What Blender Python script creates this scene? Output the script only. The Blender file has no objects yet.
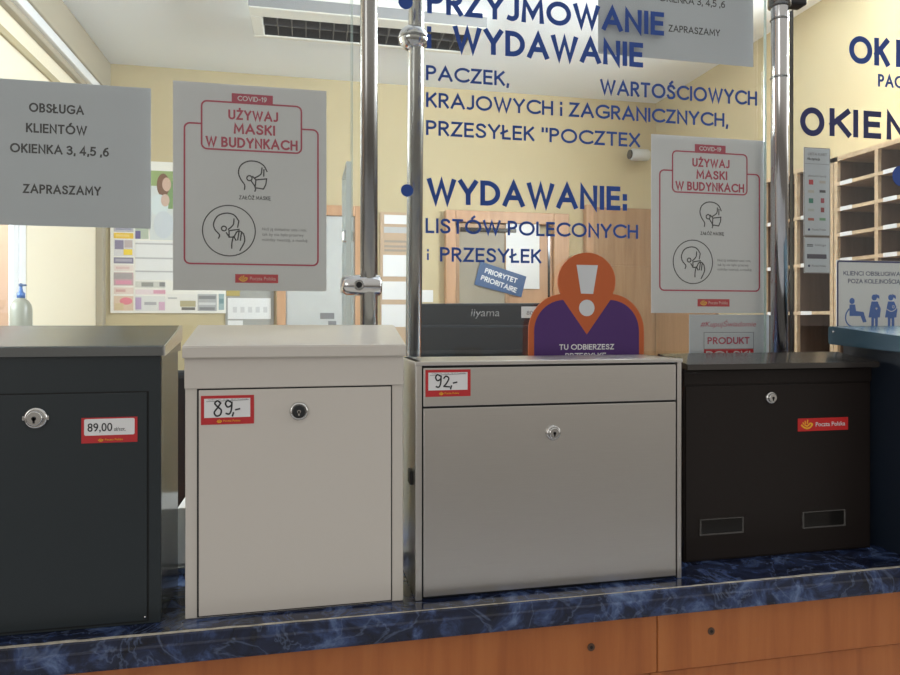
import bpy, bmesh, math, random
from math import sin, cos, pi, radians
from mathutils import Vector, Matrix, noise

random.seed(7)
S = bpy.context.scene
COL = S.collection

# ------------------------------------------------------------------ camera
F = 676.0
YAW = radians(12.0)
EYE = 1.5
HOR = 321.0
cam_d = bpy.data.cameras.new('camera')
cam = bpy.data.objects.new('camera', cam_d)
COL.objects.link(cam)
cam.location = (0, 0, EYE)
cam.rotation_euler = (radians(90), 0, -YAW)
cam_d.sensor_width = 36
cam_d.lens = F / 900 * 36
cam_d.shift_y = -(337.5 - HOR) / 900
cam_d.clip_start = 0.02
S.camera = cam

# ------------------------------------------------------------------ view, world, light
S.view_settings.view_transform = 'Standard'
S.view_settings.look = 'None'
S.view_settings.exposure = 0.0
S.view_settings.gamma = 1.0
S.view_settings.use_curve_mapping = False

W = bpy.data.worlds.new('hall_daylight')
S.world = W
W.use_nodes = True
nt = W.node_tree
nt.nodes.clear()
wo = nt.nodes.new('ShaderNodeOutputWorld')
wb = nt.nodes.new('ShaderNodeBackground')
tc = nt.nodes.new('ShaderNodeTexCoord')
sx = nt.nodes.new('ShaderNodeSeparateXYZ')
mr = nt.nodes.new('ShaderNodeMapRange')
mr.inputs['From Min'].default_value = -1
mr.inputs['From Max'].default_value = 1
wr = nt.nodes.new('ShaderNodeValToRGB')
wr.color_ramp.elements[0].position = 0.0
wr.color_ramp.elements[0].color = (.16, .14, .125, 1)
wr.color_ramp.elements[1].position = 1.0
wr.color_ramp.elements[1].color = (.62, .61, .59, 1)
for p, c in ((.40, (.15, .135, .12, 1)), (.49, (.40, .37, .33, 1)), (.56, (.52, .50, .46, 1))):
    e = wr.color_ramp.elements.new(p)
    e.color = c
nt.links.new(tc.outputs['Generated'], sx.inputs[0])
nt.links.new(sx.outputs['Z'], mr.inputs['Value'])
nt.links.new(mr.outputs[0], wr.inputs[0])
def wramp(sock, stops):
    r = nt.nodes.new('ShaderNodeValToRGB')
    m_ = nt.nodes.new('ShaderNodeMapRange')
    m_.inputs['From Min'].default_value = -1
    m_.inputs['From Max'].default_value = 1
    nt.links.new(sock, m_.inputs['Value'])
    nt.links.new(m_.outputs[0], r.inputs[0])
    el_ = r.color_ramp.elements
    el_[0].position, el_[0].color = stops[0][0], (stops[0][1],) * 3 + (1,)
    el_[1].position, el_[1].color = stops[-1][0], (stops[-1][1],) * 3 + (1,)
    for p_, v_ in stops[1:-1]:
        el_.new(p_).color = (v_,) * 3 + (1,)
    return r.outputs[0]


def wmath(op, a, b_):
    m_ = nt.nodes.new('ShaderNodeMath')
    m_.operation = op
    for i_, q_ in enumerate((a, b_)):
        if isinstance(q_, (int, float)):
            m_.inputs[i_].default_value = q_
        else:
            nt.links.new(q_, m_.inputs[i_])
    return m_.outputs[0]


# two tall bright bands added behind the viewer for streaks on the chrome
band_x = wramp(sx.outputs['X'], [(.10, 0), (.13, 1), (.21, 1), (.24, 0), (.955, 0), (.97, .8), (1.0, .8)])
band_z = wramp(sx.outputs['Z'], [(.46, 0), (.49, 1), (.66, 1), (.69, 0)])
band_y = wramp(sx.outputs['Y'], [(.48, 1), (.50, 0)])
glow = wmath('MULTIPLY', wmath('MULTIPLY', band_x, band_z), band_y)
gain = wmath('MULTIPLY', glow, 2.6)
add = nt.nodes.new('ShaderNodeMix')
add.data_type = 'RGBA'
add.blend_type = 'ADD'
add.inputs['Factor'].default_value = 1
nt.links.new(wr.outputs[0], add.inputs['A'])
nt.links.new(gain, add.inputs['B'])
nt.links.new(add.outputs['Result'], wb.inputs['Color'])
nt.links.new(wb.outputs[0], wo.inputs['Surface'])
wb.inputs['Strength'].default_value = 1.08


def area(name, loc, rot, sx_, sy_, power, color):
    d = bpy.data.lights.new(name, 'AREA')
    d.shape = 'RECTANGLE'
    d.size, d.size_y = sx_, sy_
    d.energy = power
    d.color = color
    o = bpy.data.objects.new(name, d)
    COL.objects.link(o)
    o.location = loc
    o.rotation_euler = rot
    return o


# left window's daylight, plus an area lamp added at right to brighten the office
area('added_right_fill', (2.34, 1.62, 2.46), (0, radians(106), 0),   .62, .9, 175, (.84, .93, 1.0))
area('daylight_left_window', (-1.75, 2.15, 2.05), (0, radians(-108), 0),   .9, 1.3, 72, (.84, .93, 1.0))
# area lamp added over the yard to brighten the house across
area('added_yard_fill', (-2.4, 11, 5.2), (0, radians(48), 0), 3, 9, 480, (1.0, .97, .92))

# ------------------------------------------------------------------ projection helpers (photo pixel -> point on a real plane)
SN, CS = sin(YAW), cos(YAW)


def ray(u):
    d = (u - 450) / F
    return SN + d * CS, CS - d * SN


def A(u, v, Y):
    dx, dy = ray(u)
    t = Y / dy
    return dx * t, EYE + (HOR - v) / F * t


def AX(u, v, X):
    dx, dy = ray(u)
    t = X / dx
    return dy * t, EYE + (HOR - v) / F * t


def AZ(u, v, Z):
    dx, dy = ray(u)
    t = (Z - EYE) * F / (HOR - v)
    return dx * t, dy * t


# ------------------------------------------------------------------ materials
MATS = {}


def mat(name, color, rough=.5, metal=0.0, build=None, **kw):
    if name in MATS:
        return MATS[name]
    m = bpy.data.materials.new(name)
    m.use_nodes = True
    n = m.node_tree
    b = n.nodes['Principled BSDF']
    b.inputs['Base Color'].default_value = (*color, 1)
    b.inputs['Roughness'].default_value = rough
    b.inputs['Metallic'].default_value = metal
    for k, v in kw.items():
        b.inputs[k.replace('_', ' ')].default_value = v
    if build:
        build(n, b)
    else:
        # faint wear in the gloss so that no surface is perfectly even
        t = n.nodes.new('ShaderNodeTexNoise')
        t.inputs['Scale'].default_value = 35
        r = n.nodes.new('ShaderNodeMapRange')
        r.inputs['To Min'].default_value = max(0, rough - .04)
        r.inputs['To Max'].default_value = min(1, rough + .04)
        n.links.new(t.outputs['Fac'], r.inputs['Value'])
        n.links.new(r.outputs[0], b.inputs['Roughness'])
    MATS[name] = m
    return m


def obj_coords(n, scale=(1, 1, 1)):
    t = n.nodes.new('ShaderNodeTexCoord')
    mp = n.nodes.new('ShaderNodeMapping')
    mp.inputs['Scale'].default_value = scale
    n.links.new(t.outputs['Object'], mp.inputs[0])
    return mp.outputs[0]


def ramp(n, fac, stops):
    r = n.nodes.new('ShaderNodeValToRGB')
    el = r.color_ramp.elements
    el[0].position, el[0].color = stops[0][0], (*stops[0][1], 1)
    el[1].position, el[1].color = stops[-1][0], (*stops[-1][1], 1)
    for p, c in stops[1:-1]:
        e = el.new(p)
        e.color = (*c, 1)
    n.links.new(fac, r.inputs[0])
    return r.outputs[0]


def tex_noise(n, vec, scale, detail=4, rough=.5, dist=0.0):
    t = n.nodes.new('ShaderNodeTexNoise')
    t.inputs['Scale'].default_value = scale
    t.inputs['Detail'].default_value = detail
    t.inputs['Roughness'].default_value = rough
    t.inputs['Distortion'].default_value = dist
    n.links.new(vec, t.inputs['Vector'])
    return t.outputs['Fac']


def bump(n, b, h, strength=.1, dist=.001):
    k = n.nodes.new('ShaderNodeBump')
    k.inputs['Strength'].default_value = strength
    k.inputs['Distance'].default_value = dist
    n.links.new(h, k.inputs['Height'])
    n.links.new(k.outputs[0], b.inputs['Normal'])


def wood(c1, c2, c3, scale=(30, 30, 3), amp=2.0):
    def f(n, b):
        v = obj_coords(n, scale)
        a = tex_noise(n, v, amp, 6, .6, .6)
        c = ramp(n, a, [(.25, c1), (.5, c2), (.75, c3)])
        n.links.new(c, b.inputs['Base Color'])
        bump(n, b, a, .06)
    return f


def textured_paint(sc=900, st=.25):
    def f(n, b):
        v = obj_coords(n)
        a = tex_noise(n, v, sc, 2)
        bump(n, b, a, st, .0004)
    return f


def wall_paint(c, d):
    def f(n, b):
        v = obj_coords(n)
        a = tex_noise(n, v, 1.3, 3)
        n.links.new(ramp(n, a, [(.3, c), (.7, d)]), b.inputs['Base Color'])
        bump(n, b, tex_noise(n, v, 220, 3), .12)
    return f


def marble_build(n, b):
    v = obj_coords(n, (1, 1, 1))
    a = tex_noise(n, v, 20, 9, .64, .9)
    base = ramp(n, a, [(.30, (.004, .005, .012)), (.47, (.012, .018, .048)), (.56, (.036, .060, .15)), (.68, (.13, .19, .34))])
    w = tex_noise(n, v, 12, 4, .55, 1.3)
    vein = n.nodes.new('ShaderNodeMath'); vein.operation = 'SUBTRACT'
    vein.inputs[1].default_value = .5
    n.links.new(w, vein.inputs[0])
    ab = n.nodes.new('ShaderNodeMath'); ab.operation = 'ABSOLUTE'
    n.links.new(vein.outputs[0], ab.inputs[0])
    vm = n.nodes.new('ShaderNodeMapRange')
    vm.inputs['From Min'].default_value = 0
    vm.inputs['From Max'].default_value = .022
    vm.inputs['To Min'].default_value = .38
    vm.inputs['To Max'].default_value = 0
    n.links.new(ab.outputs[0], vm.inputs['Value'])
    mx = n.nodes.new('ShaderNodeMix'); mx.data_type = 'RGBA'
    n.links.new(vm.outputs[0], mx.inputs['Factor'])
    n.links.new(base, mx.inputs['A'])
    mx.inputs['B'].default_value = (.15, .20, .33, 1)
    n.links.new(mx.outputs['Result'], b.inputs['Base Color'])


def worn_glint_build(n, b):
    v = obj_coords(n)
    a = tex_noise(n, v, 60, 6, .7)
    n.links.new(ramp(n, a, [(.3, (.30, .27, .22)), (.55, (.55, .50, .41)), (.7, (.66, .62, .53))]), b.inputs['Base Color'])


def brushed(n, b):
    v = obj_coords(n, (6, 6, 900))
    a = tex_noise(n, v, 3, 5, .6)
    r = n.nodes.new('ShaderNodeMapRange')
    r.inputs['To Min'].default_value = .27
    r.inputs['To Max'].default_value = .36
    n.links.new(a, r.inputs['Value'])
    n.links.new(r.outputs[0], b.inputs['Roughness'])
    n.links.new(ramp(n, a, [(.3, (.625, .60, .565)), (.7, (.675, .65, .61))]), b.inputs['Base Color'])
    bump(n, b, a, .035, .0004)


def paper_build(c, transl=.22):
    def f(n, b):
        v = obj_coords(n)
        a = tex_noise(n, v, 9, 3)
        d = tuple(x * .96 for x in c)
        col = ramp(n, a, [(.3, d), (.7, c)])
        n.links.new(col, b.inputs['Base Color'])
        t = n.nodes.new('ShaderNodeBsdfTranslucent')
        n.links.new(col, t.inputs['Color'])
        m = n.nodes.new('ShaderNodeMixShader')
        m.inputs[0].default_value = transl
        out = n.nodes['Material Output']
        n.links.new(b.outputs[0], m.inputs[1])
        n.links.new(t.outputs[0], m.inputs[2])
        n.links.new(m.outputs[0], out.inputs['Surface'])
    return f


def pane_material(name, tint, refl=.085):
    """thin float glass: light goes straight through, the outer faces mirror a little."""
    m = bpy.data.materials.new(name)
    m.use_nodes = True
    n = m.node_tree
    n.nodes.clear()
    out = n.nodes.new('ShaderNodeOutputMaterial')
    tr = n.nodes.new('ShaderNodeBsdfTransparent')
    tr.inputs['Color'].default_value = (*tint, 1)
    gl = n.nodes.new('ShaderNodeBsdfGlossy')
    gl.inputs['Roughness'].default_value = .015
    lw = n.nodes.new('ShaderNodeLayerWeight')
    pw = n.nodes.new('ShaderNodeMath'); pw.operation = 'POWER'
    pw.inputs[1].default_value = 5
    n.links.new(lw.outputs['Facing'], pw.inputs[0])
    mr_ = n.nodes.new('ShaderNodeMapRange')
    mr_.inputs['To Min'].default_value = refl
    mr_.inputs['To Max'].default_value = 1
    n.links.new(pw.outputs[0], mr_.inputs['Value'])
    geo = n.nodes.new('ShaderNodeNewGeometry')
    inv = n.nodes.new('ShaderNodeMath'); inv.operation = 'SUBTRACT'
    inv.inputs[0].default_value = 1
    n.links.new(geo.outputs['Backfacing'], inv.inputs[1])
    ml = n.nodes.new('ShaderNodeMath'); ml.operation = 'MULTIPLY'
    n.links.new(mr_.outputs[0], ml.inputs[0])
    n.links.new(inv.outputs[0], ml.inputs[1])
    mx = n.nodes.new('ShaderNodeMixShader')
    n.links.new(ml.outputs[0], mx.inputs[0])
    n.links.new(tr.outputs[0], mx.inputs[1])
    n.links.new(gl.outputs[0], mx.inputs[2])
    n.links.new(mx.outputs[0], out.inputs['Surface'])
    return m


M_GLASS = pane_material('clear_glass', (.955, .962, .952))
M_EDGE = mat('glass_edge', (.62, .76, .72), .15, Transmission_Weight=.25, IOR=1.45)
M_WHITE = mat('white_enamel', (.62, .58, .525), .30, build=textured_paint(1400, .05))
M_ANTH = mat('anthracite_enamel', (.022, .029, .033), .36, Specular_IOR_Level=.4, build=textured_paint(900, .22))
M_ANTHG = mat('anthracite_gloss', (.035, .038, .040), .16, Specular_IOR_Level=.25)
M_BROWN = mat('black_brown_enamel', (.014, .0095, .008), .46, Specular_IOR_Level=.3, build=textured_paint(900, .25))
M_BROWNG = mat('black_brown_gloss', (.022, .018, .016), .16)
M_NAVY = mat('navy_enamel', (.010, .016, .028), .40, build=textured_paint(900, .2))
M_NAVYG = mat('navy_lid_enamel', (.040, .085, .120), .25)
M_STEEL = mat('brushed_steel', (.62, .59, .55), .33, 1.0, build=brushed)
M_CHROME = mat('chrome', (.62, .62, .62), .12, 1.0)
M_CHROME_D = mat('satin_chrome', (.34, .335, .32), .24, 1.0)
M_LOCK = mat('nickel_lock', (.68, .68, .67), .16, 1.0)
M_BLACK = mat('black_plastic', (.012, .012, .014), .35)
M_GAP = mat('dark_gap', (.008, .008, .008), .8)
M_MARBLE = mat('blue_marble_laminate', (.03, .05, .12), .17, build=marble_build)
M_WORN_GLINT = mat('worn_glint_laminate', (.5, .46, .38), .7, build=worn_glint_build)
M_BEECH = mat('orange_beech', (.40, .17, .06), .42, build=wood((.33, .095, .022), (.43, .135, .034), (.50, .175, .048), (14, 14, 1.2)))
M_SHELF = mat('pale_shelf_wood', (.55, .40, .25), .5, build=wood((.46, .32, .19), (.56, .41, .26), (.62, .47, .31), (4, 20, 20)))
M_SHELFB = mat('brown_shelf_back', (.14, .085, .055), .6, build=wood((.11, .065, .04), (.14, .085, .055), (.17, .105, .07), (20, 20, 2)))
M_DOOR = mat('oak_door', (.38, .23, .12), .45, build=wood((.30, .17, .085), (.37, .22, .115), (.43, .265, .145), (12, 12, .9)))
M_FRAME = mat('oak_frame', (.48, .27, .15), .45, build=wood((.42, .23, .12), (.50, .285, .155), (.56, .33, .19), (14, 14, 1.0)))
M_WALL = mat('cream_yellow_wall', (.70, .60, .385), .8, build=wall_paint((.52, .435, .265), (.55, .465, .29)))
M_WALLL = mat('lit_cream_wall', (.88, .80, .62), .8, build=wall_paint((.87, .79, .61), (.89, .81, .64)))  # strong light on the left wall is put into this paler cream
M_CEIL = mat('white_ceiling', (.78, .79, .79), .85, build=wall_paint((.83, .865, .91), (.85, .885, .925)))
M_BEAM = mat('taupe_cornice', (.40, .355, .27), .7)
M_FLOOR = mat('grey_floor', (.46, .48, .52), .5)
M_PAPER = mat('white_paper', (.62, .65, .69), .55, build=paper_build((.62, .65, .69), .12))
M_POSTER = mat('coated_poster', (.75, .75, .76), .28, build=paper_build((.75, .75, .76), .10))
M_CARD = mat('white_card', (.78, .78, .78), .5)
M_INK = mat('black_ink', (.02, .02, .022), .5)
M_GREYINK = mat('grey_ink', (.20, .20, .21), .5)
M_BLUE = mat('blue_vinyl', (.008, .056, .29), .4)
M_DBLUE = mat('navy_vinyl', (.012, .018, .11), .4)
M_SBLUE = mat('sign_blue', (.02, .12, .46), .4)
M_RED = mat('red_ink', (.55, .018, .03), .45)
M_CRIM = mat('crimson_ink', (.46, .03, .075), .45)
M_YEL = mat('golden_yellow', (.9, .48, .03), .4)
M_ORANGE = mat('orange_print', (.50, .105, .024), .45)
M_PURPLE = mat('purple_print', (.065, .018, .14), .45)
M_WFRAME = mat('white_window_frame', (.85, .86, .87), .3)
M_PALE = mat('pale_grey_door', (.50, .51, .50), .5)
M_MON = mat('monitor_shell', (.012, .019, .028), .38, Specular_IOR_Level=.35)


def paint(name, c, r=.55):
    return mat(name, c, r)


# ------------------------------------------------------------------ mesh helpers
def nb():
    return bmesh.new()


def bx(bm, x0, x1, y0, y1, z0, z1, bev=0.0, seg=2):
    t = bmesh.new()
    bmesh.ops.create_cube(t, size=1)
    for v in t.verts:
        v.co = Vector(((x0 + x1) / 2 + v.co.x * (x1 - x0), (y0 + y1) / 2 + v.co.y * (y1 - y0), (z0 + z1) / 2 + v.co.z * (z1 - z0)))
    if bev:
        bmesh.ops.bevel(t, geom=t.edges[:], offset=bev, segments=seg, affect='EDGES', profile=.5)
    merge(bm, t)
    return bm


def merge(bm, t):
    me = bpy.data.meshes.new('tmp')
    t.to_mesh(me)
    t.free()
    bm.from_mesh(me)
    bpy.data.meshes.remove(me)


def lathe(bm, prof, origin, axis='z', n=28):
    """prof: list of (radius, height) turned about an axis through origin."""
    o = Vector(origin)
    rings = []
    for r, h in prof:
        ring = []
        for k in range(n):
            a = 2 * pi * k / n
            if axis == 'z':
                p = Vector((r * cos(a), r * sin(a), h))
            elif axis == 'y':
                p = Vector((r * cos(a), h, r * sin(a)))
            else:
                p = Vector((h, r * cos(a), r * sin(a)))
            ring.append(bm.verts.new(o + p))
        rings.append(ring)
    for a, b in zip(rings, rings[1:]):
        for k in range(n):
            f = bm.faces.new((a[k], a[(k + 1) % n], b[(k + 1) % n], b[k]))
            f.smooth = True
    bm.faces.new(rings[0])
    bm.faces.new(rings[-1])
    return bm


def rod(bm, p0, p1, r, n=20):
    p0, p1 = Vector(p0), Vector(p1)
    d = p1 - p0
    q = d.to_track_quat('Z', 'Y')
    rings = []
    for base in (p0, p1):
        rings.append([bm.verts.new(base + q @ Vector((r * cos(2 * pi * k / n), r * sin(2 * pi * k / n), 0))) for k in range(n)])
    for k in range(n):
        f = bm.faces.new((rings[0][k], rings[0][(k + 1) % n], rings[1][(k + 1) % n], rings[1][k]))
        f.smooth = True
    bm.faces.new(rings[0])
    bm.faces.new(rings[1])
    return bm


def ball(bm, c, r, sx_=1, sy_=1, sz_=1, n=20):
    t = bmesh.new()
    bmesh.ops.create_uvsphere(t, u_segments=n, v_segments=n // 2 + 2, radius=r)
    for v in t.verts:
        v.co = Vector((c[0] + v.co.x * sx_, c[1] + v.co.y * sy_, c[2] + v.co.z * sz_))
    for f in t.faces:
        f.smooth = True
    merge(bm, t)
    return bm


def prism_x(bm, prof, x0, x1):
    """polygon in the YZ plane pulled along X."""
    a = [bm.verts.new((x0, y, z)) for y, z in prof]
    b = [bm.verts.new((x1, y, z)) for y, z in prof]
    n = len(prof)
    bm.faces.new(a)
    bm.faces.new(b[::-1])
    for k in range(n):
        bm.faces.new((a[k], b[k], b[(k + 1) % n], a[(k + 1) % n]))
    return bm


def plate(bm, pts, y, th):
    """polygon in the XZ plane with its own thickness towards the viewer side (-Y)."""
    a = [bm.verts.new((x, y, z)) for x, z in pts]
    b = [bm.verts.new((x, y - th, z)) for x, z in pts]
    n = len(pts)
    bm.faces.new(a)
    bm.faces.new(b[::-1])
    for k in range(n):
        bm.faces.new((a[k], b[k], b[(k + 1) % n], a[(k + 1) % n]))
    return bm


def disc(bm, cx, cz, r, y, th, n=28, rz=None):
    rz = rz or r
    return plate(bm, [(cx + r * cos(2 * pi * k / n), cz + rz * sin(2 * pi * k / n)) for k in range(n)], y, th)


def ring(bm, cx, cz, r, w, y, n=40, th=.0002):
    return stroke(bm, [(cx + r * cos(2 * pi * k / n), cz + r * sin(2 * pi * k / n)) for k in range(n + 1)], w, y, th)


_layer = [0]


def stroke(bm, pts, w, y, th=.0002, cap=.3):
    """flat drawn line in the XZ plane, one continuous mitred strip."""
    P = [Vector(p) for p in pts]
    Q = [P[0]]
    for p in P[1:]:
        if (p - Q[-1]).length > w * .03:
            Q.append(p)
    P = Q
    if len(P) < 2:
        return bm
    closed = len(P) > 3 and (P[0] - P[-1]).length < w * .3
    if closed:
        P = P[:-1]
    n = len(P)
    hw = w / 2
    _layer[0] = (_layer[0] + 1) % 7
    y = y - _layer[0] * .000012
    L, Rr = [], []
    for k in range(n):
        a = P[k - 1] if (k > 0 or closed) else None
        c = P[(k + 1) % n] if (k < n - 1 or closed) else None
        d1 = (P[k] - a).normalized() if a is not None else None
        d2 = (c - P[k]).normalized() if c is not None else None
        p = P[k]
        if d1 is None:
            p = p - d2 * w * cap
            d1 = d2
        if d2 is None:
            p = p + d1 * w * cap
            d2 = d1
        t = d1 + d2
        if t.length < .25:
            # very sharp turn: square it off
            m = Vector((-d1.y, d1.x))
            L += [p + m * hw + d1 * hw * .9, p - m * hw + d1 * hw * .9]
            Rr += [p - m * hw + d1 * hw * .9, p + m * hw + d1 * hw * .9]
            continue
        t.normalize()
        m = Vector((-t.y, t.x))
        k_ = m.dot(Vector((-d1.y, d1.x)))
        ml = min(hw / max(k_, .2), hw * 2.3)
        L.append(p + m * ml)
        Rr.append(p - m * ml)
    if closed:
        L.append(L[0].copy())
        Rr.append(Rr[0].copy())
    prev = None
    for k, (a, c) in enumerate(zip(L, Rr)):
        yk = y - k * 2.5e-6
        cur = (bm.verts.new((a.x, yk - th, a.y)), bm.verts.new((c.x, yk - th, c.y)), bm.verts.new((a.x, yk, a.y)), bm.verts.new((c.x, yk, c.y)))
        if prev:
            bm.faces.new((prev[0], prev[1], cur[1], cur[0]))
            bm.faces.new((prev[0], cur[0], cur[2], prev[2]))
            bm.faces.new((prev[1], prev[3], cur[3], cur[1]))
        if prev is None or k == len(L) - 1:
            bm.faces.new((cur[0], cur[1], cur[3], cur[2]))
        prev = cur
    return bm


def smooth(pts, k=5, closed=False):
    P = [Vector(p) for p in pts]
    out = []
    n = len(P)
    for i in range(n - 1):
        p0, p1, p2, p3 = P[max(i - 1, 0)], P[i], P[i + 1], P[min(i + 2, n - 1)]
        for j in range(k):
            t = j / k
            out.append(tuple(.5 * ((2 * p1) + (-p0 + p2) * t + (2 * p0 - 5 * p1 + 4 * p2 - p3) * t * t + (-p0 + 3 * p1 - 3 * p2 + p3) * t ** 3)))
    out.append(tuple(P[-1]))
    return out


def rrect(x0, x1, z0, z1, r, n=5):
    pts = []
    for cx, cz, a0 in ((x1 - r, z1 - r, 0), (x0 + r, z1 - r, 90), (x0 + r, z0 + r, 180), (x1 - r, z0 + r, 270)):
        for k in range(n + 1):
            a = radians(a0 + 90 * k / n)
            pts.append((cx + r * cos(a), cz + r * sin(a)))
    return pts


def el(cx, cy, rx, ry, a0, a1, n=14):
    return [(cx + rx * cos(radians(a0 + (a1 - a0) * k / n)), cy + ry * sin(radians(a0 + (a1 - a0) * k / n))) for k in range(n + 1)]


DOT = 'dot'
_S = smooth([(.50, .84), (.40, .96), (.26, 1), (.09, .94), (.03, .77), (.12, .62), (.28, .53), (.44, .42), (.52, .25), (.45, .07), (.26, 0), (.08, .04), (0, .18)], 3)
_P = [[(0, 0), (0, 1)], [(0, 1), (.24, 1)] + el(.24, .745, .26, .255, 90, -90, 10) + [(0, .49)]]
GLYPH = {
    'A': (.78, [[(0, 0), (.39, 1), (.78, 0)], [(.15, .32), (.63, .32)]]),
    'B': (.52, [[(0, 0), (0, 1)], [(0, 1), (.24, 1)] + el(.24, .76, .23, .24, 90, -90, 10) + [(0, .52)], [(.24, .52)] + el(.24, .26, .28, .26, 90, -90, 10) + [(0, 0)]]),
    'C': (.80, [el(.5, .5, .5, .5, 48, 312, 22)]),
    'D': (.68, [[(0, 0), (0, 1), (.2, 1)] + el(.2, .5, .48, .5, 90, -90, 16) + [(0, 0)]]),
    'E': (.46, [[(.46, 1), (0, 1), (0, 0), (.46, 0)], [(0, .52), (.42, .52)]]),
    'G': (.86, [el(.5, .5, .5, .5, 48, 318, 22) + [(.87, .17), (.87, .45)], [(.54, .45), (.87, .45)]]),
    'H': (.62, [[(0, 0), (0, 1)], [(.62, 0), (.62, 1)], [(0, .52), (.62, .52)]]),
    'I': (0.0, [[(0, 0), (0, 1)]]),
    'J': (.34, [[(.34, 1), (.34, .26)] + el(.12, .24, .22, .24, 0, -120, 8)]),
    'K': (.54, [[(0, 0), (0, 1)], [(.52, 1), (0, .40)], [(.17, .60), (.55, 0)]]),
    'L': (.42, [[(0, 1), (0, 0), (.42, 0)]]),
    'M': (.82, [[(0, 0), (.05, 1), (.41, .24), (.77, 1), (.82, 0)]]),
    'N': (.62, [[(0, 0), (0, 1), (.62, 0), (.62, 1)]]),
    'O': (.94, [el(.47, .5, .47, .5, 0, 360, 30)]),
    'P': (.50, _P),
    'R': (.52, _P + [[(.22, .49), (.52, 0)]]),
    'S': (.52, [_S]),
    'T': (.58, [[(0, 1), (.58, 1)], [(.29, 1), (.29, 0)]]),
    'U': (.60, [[(0, 1), (0, .32)] + el(.3, .30, .3, .30, 180, 360, 14) + [(.6, 1)]]),
    'V': (.72, [[(0, 1), (.36, 0), (.72, 1)]]),
    'W': (1.04, [[(0, 1), (.27, 0), (.52, .96), (.77, 0), (1.04, 1)]]),
    'X': (.62, [[(0, 1), (.62, 0)], [(.62, 1), (0, 0)]]),
    'Y': (.64, [[(0, 1), (.32, .45), (.64, 1)], [(.32, .45), (.32, 0)]]),
    'Z': (.56, [[(.02, 1), (.55, 1), (0, 0), (.56, 0)]]),
    'i': (0.0, [[(0, 0), (0, .55)], [(0, .93), (0, .99)]]),
    ',': (.02, [[(.03, .04), (0, -.16)]]),
    ':': (0.0, [[(0, .0), (0, .10)], [(0, .52), (0, .62)]]),
    '"': (.26, [[(0, 1), (0, .78)], [(.26, 1), (.26, .78)]]),
    '-': (.3, [[(0, .42), (.3, .42)]]),
    '1': (.22, [[(0, .8), (.2, 1), (.2, 0)]]),
    '3': (.48, [smooth([(0, .88), (.2, 1), (.44, .86), (.38, .62), (.18, .54), (.42, .44), (.5, .24), (.36, .03), (.14, 0), (0, .12)], 3)]),
    '4': (.56, [[(.56, .26), (0, .26), (.42, 1), (.42, 0)]]),
    '5': (.48, [[(.46, 1), (.08, 1), (.04, .56)] + smooth([(.04, .56), (.24, .62), (.46, .5), (.5, .3), (.4, .06), (.18, 0), (0, .08)], 3)]),
    '6': (.52, [smooth([(.44, .98), (.2, .86), (.04, .56), (0, .3), (.1, .05), (.28, 0), (.46, .1), (.52, .3), (.42, .52), (.24, .58), (.06, .46)], 3)]),
    '9': (.52, [smooth([(.08, .02), (.32, .14), (.48, .44), (.52, .7), (.42, .95), (.24, 1), (.06, .9), (0, .7), (.1, .48), (.28, .42), (.46, .54)], 3)]),
    ' ': (.26, []),
}
_ac = lambda x: [(x - .04, 1.17), (x + .10, 1.32)]
GLYPH['Ó'] = (.94, GLYPH['O'][1] + [_ac(.44)])
GLYPH['Ś'] = (.52, GLYPH['S'][1] + [_ac(.24)])
GLYPH['Ć'] = (.80, GLYPH['C'][1] + [_ac(.5)])
GLYPH['Ż'] = (.56, GLYPH['Z'][1] + [[(.28, 1.20), (.28, 1.28)]])
GLYPH['Ł'] = (.42, GLYPH['L'][1] + [[(-.12, .40), (.24, .62)]])
GLYPH['Ą'] = (.78, GLYPH['A'][1] + [[(.74, 0), (.66, -.14), (.80, -.2)]])
GLYPH['Ę'] = (.46, GLYPH['E'][1] + [[(.40, 0), (.32, -.14), (.46, -.2)]])


def sign_lettering(bm, s, x0, x1, zb, zt, y, w, th=.0002, xform=None):
    """cut lettering of even line width w (in cap heights)."""
    h = zt - zb
    nat = sum(GLYPH[c][0] for c in s) + sum(.11 for c in s[:-1])
    fixed = sum(w for c in s if c != ' ')
    kx = ((x1 - x0) / h - fixed) / nat if nat > 1e-6 else 1.0
    t = bmesh.new()
    x = 0.0
    for c in s:
        wd, lines = GLYPH[c]
        if c != ' ':
            x += w / 2
        for ln in lines:
            pts = [(x0 + h * (x + px * kx), zb + h * (w / 2 + pz * (1 - w))) for px, pz in ln]
            stroke(t, pts, w * h, y, th, .49)
        x += wd * kx + .11 * kx
        if c != ' ':
            x += w / 2
    if xform:
        bmesh.ops.transform(t, matrix=xform, verts=t.verts[:])
    merge(bm, t)
    return bm


_cap = {}


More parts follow.
